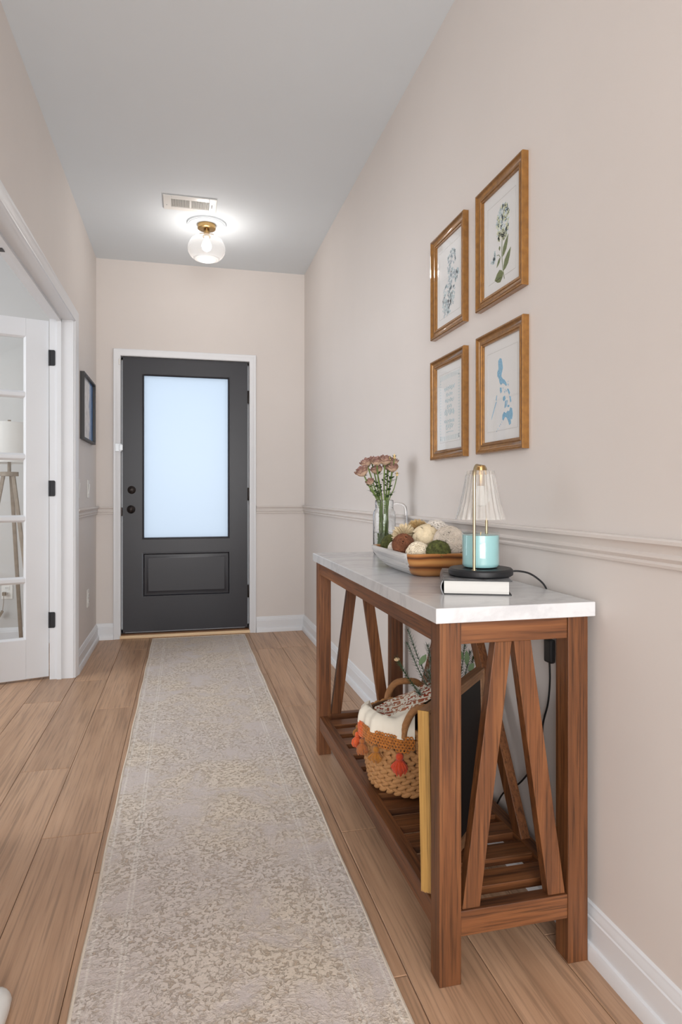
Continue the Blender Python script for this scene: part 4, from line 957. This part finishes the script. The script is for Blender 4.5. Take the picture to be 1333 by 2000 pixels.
# ------------------------------------------------------------------ framed black board standing across the shelf
A = Vector((.537, 1.352, SZ+.0005)); dv = Vector((.68, .73, 0)).normalized(); bo = root('framed_board', A, math.atan2(dv.y, dv.x)); bo.rotation_euler.x = R_(-1.2)
tag(bo, 'black framed board with raw pine edge standing on the console shelf', 'framed board')
BL, BHt, BT = .42, .405, .026     # local x along the board, local -y is the black face
rect_frame(0, BL, 0, BHt, [(0,BT),(0,.002),(.004,0),(.010,.004),(.014,.0),(.024,.003),(.026,.008),(.026,BT),(0,BT)]).build('frame', 'frame_brown', bo, smooth=30)
MB().box(.024, BL-.024, .006, .014, .024, BHt-.024).build('panel', 'board_black', bo)
q = MB(); n = 9
bot = [(-.0035, BT*i/(n-1), .001 + .006*((i*37) % 5)/5) for i in range(n)]; topv = [(-.0035, BT*i/(n-1), BHt+.001) for i in range(n)]
vv = bot + topv + [(-.0002, p[1], p[2]) for p in bot] + [(-.0002, p[1], p[2]) for p in topv]
q.add(vv, [(i, i+1, n+i+1, n+i) for i in range(n-1)] + [(2*n+i, 3*n+i, 3*n+i+1, 2*n+i+1) for i in range(n-1)] + [(i, 2*n+i, 2*n+i+1, i+1) for i in range(n-1)] + [(n+i, n+i+1, 3*n+i+1, 3*n+i) for i in range(n-1)] + [(0, n, 3*n, 2*n), (n-1, 3*n-1, 4*n-1, 2*n-1)])
pe = q.build('pine_edge_strip', 'pine_edge', bo); pe['label'] = 'raw yellow pine edge with a torn end'

# ------------------------------------------------------------------ frosted greenery in the basket
gr = root('frosted_greenery', (.800, 1.862, SZ+.05)); tag(gr, 'bunch of frosted artificial sprigs with pale leaves behind the table leg', 'greenery')
G0 = Vector(gr.location); RG = random.Random(5)
def sprig(tip, bend, frost=True, bud=False):
    tip = Vector(tip) - G0; base = Vector((0,0,0)); P = smooth_path([base, Vector((tip.x*.12, tip.y*.12, .17)), tip*.62 + Vector(bend), tip], 14)
    st = MB().tube(P, .0012, 5).build('stem', 'sprig_green', gr, smooth=60)
    q = MB(); q2 = MB()
    for i in range(int(len(P)*.36), len(P)):
        for k in range(11):
            d = (P[i]-P[i-1]).normalized(); o = d.orthogonal(); o = (o*math.cos(k*.9+i) + d.cross(o)*math.sin(k*.9+i)).normalized(); e = P[i] + (d*.8+o).normalized()*RG.uniform(.012, .022); s = d.cross(o)*.0017
            (q if k % 3 else q2).add([P[i]-s, P[i]+s, e], [(0,1,2)])
    q2.build('needles', 'sprig_green', st)
    q.build('needles', 'frost_white' if frost else 'sprig_green', st)
    if bud: MB().sphere(tip, .006, 8, 6, (1.6,1,1)).build('bud', 'bud_tan', st, smooth=60)
tips = [((798,1232), 2.05, True, 0), ((797,1258), 2.03, True, 0), ((776,1288), 2.02, False, 1), ((818,1351), 1.96, True, 0), ((836,1262), 1.98, True, 0), ((842,1290), 1.97, True, 0), ((838,1310), 1.95, True, 0), ((872,1240), 1.98, True, 0), ((908,1262), 2.0, True, 0), ((918,1275), 1.98, True, 0), ((925,1285), 1.99, False, 0), ((890,1262), 1.96, True, 0), ((846,1270), 2.02, True, 0)]
for (px, py), dp, fz_, bd in tips: sprig(at(px, py, dp), (0, 0, .03), fz_, bool(bd))
def big_leaf(p, d, L_, w):
    q = MB(); leaf_mesh(q, Vector((0,0,0)), d, L_, w, (.3,-.8,.5)); q.build('leaf', 'sage_leaf', gr, Vector(p)-G0, smooth=60)
big_leaf(at(833, 1278, 1.97), (-.5, 0, -.8), .040, .010); big_leaf(at(912, 1300, 1.95), (.1, 0, .9), .045, .011); big_leaf(at(906, 1290, 1.95), (-.3, 0, .8), .040, .010); big_leaf(at(915, 1310, 1.94), (.5, 0, .5), .03, .009)

# ------------------------------------------------------------------ white rounded bar lying at the near left
wb = MB(); P = [(-.372, .72 + .05*i, .016) for i in range(15)]; wb.tube(P + [(-.372, 1.445, .016), (-.372, 1.456, .016), (-.372, 1.462, .016)], [.032]*15 + [.030, .024, .012], 16)
wb.v = [(x, y, max(.0, .001 + z*.9)) for x, y, z in wb.v]
tag(wb.build('white_floor_bar', 'white_plastic', smooth=50), 'white round-ended bar lying on the planks left of the runner', 'bar')
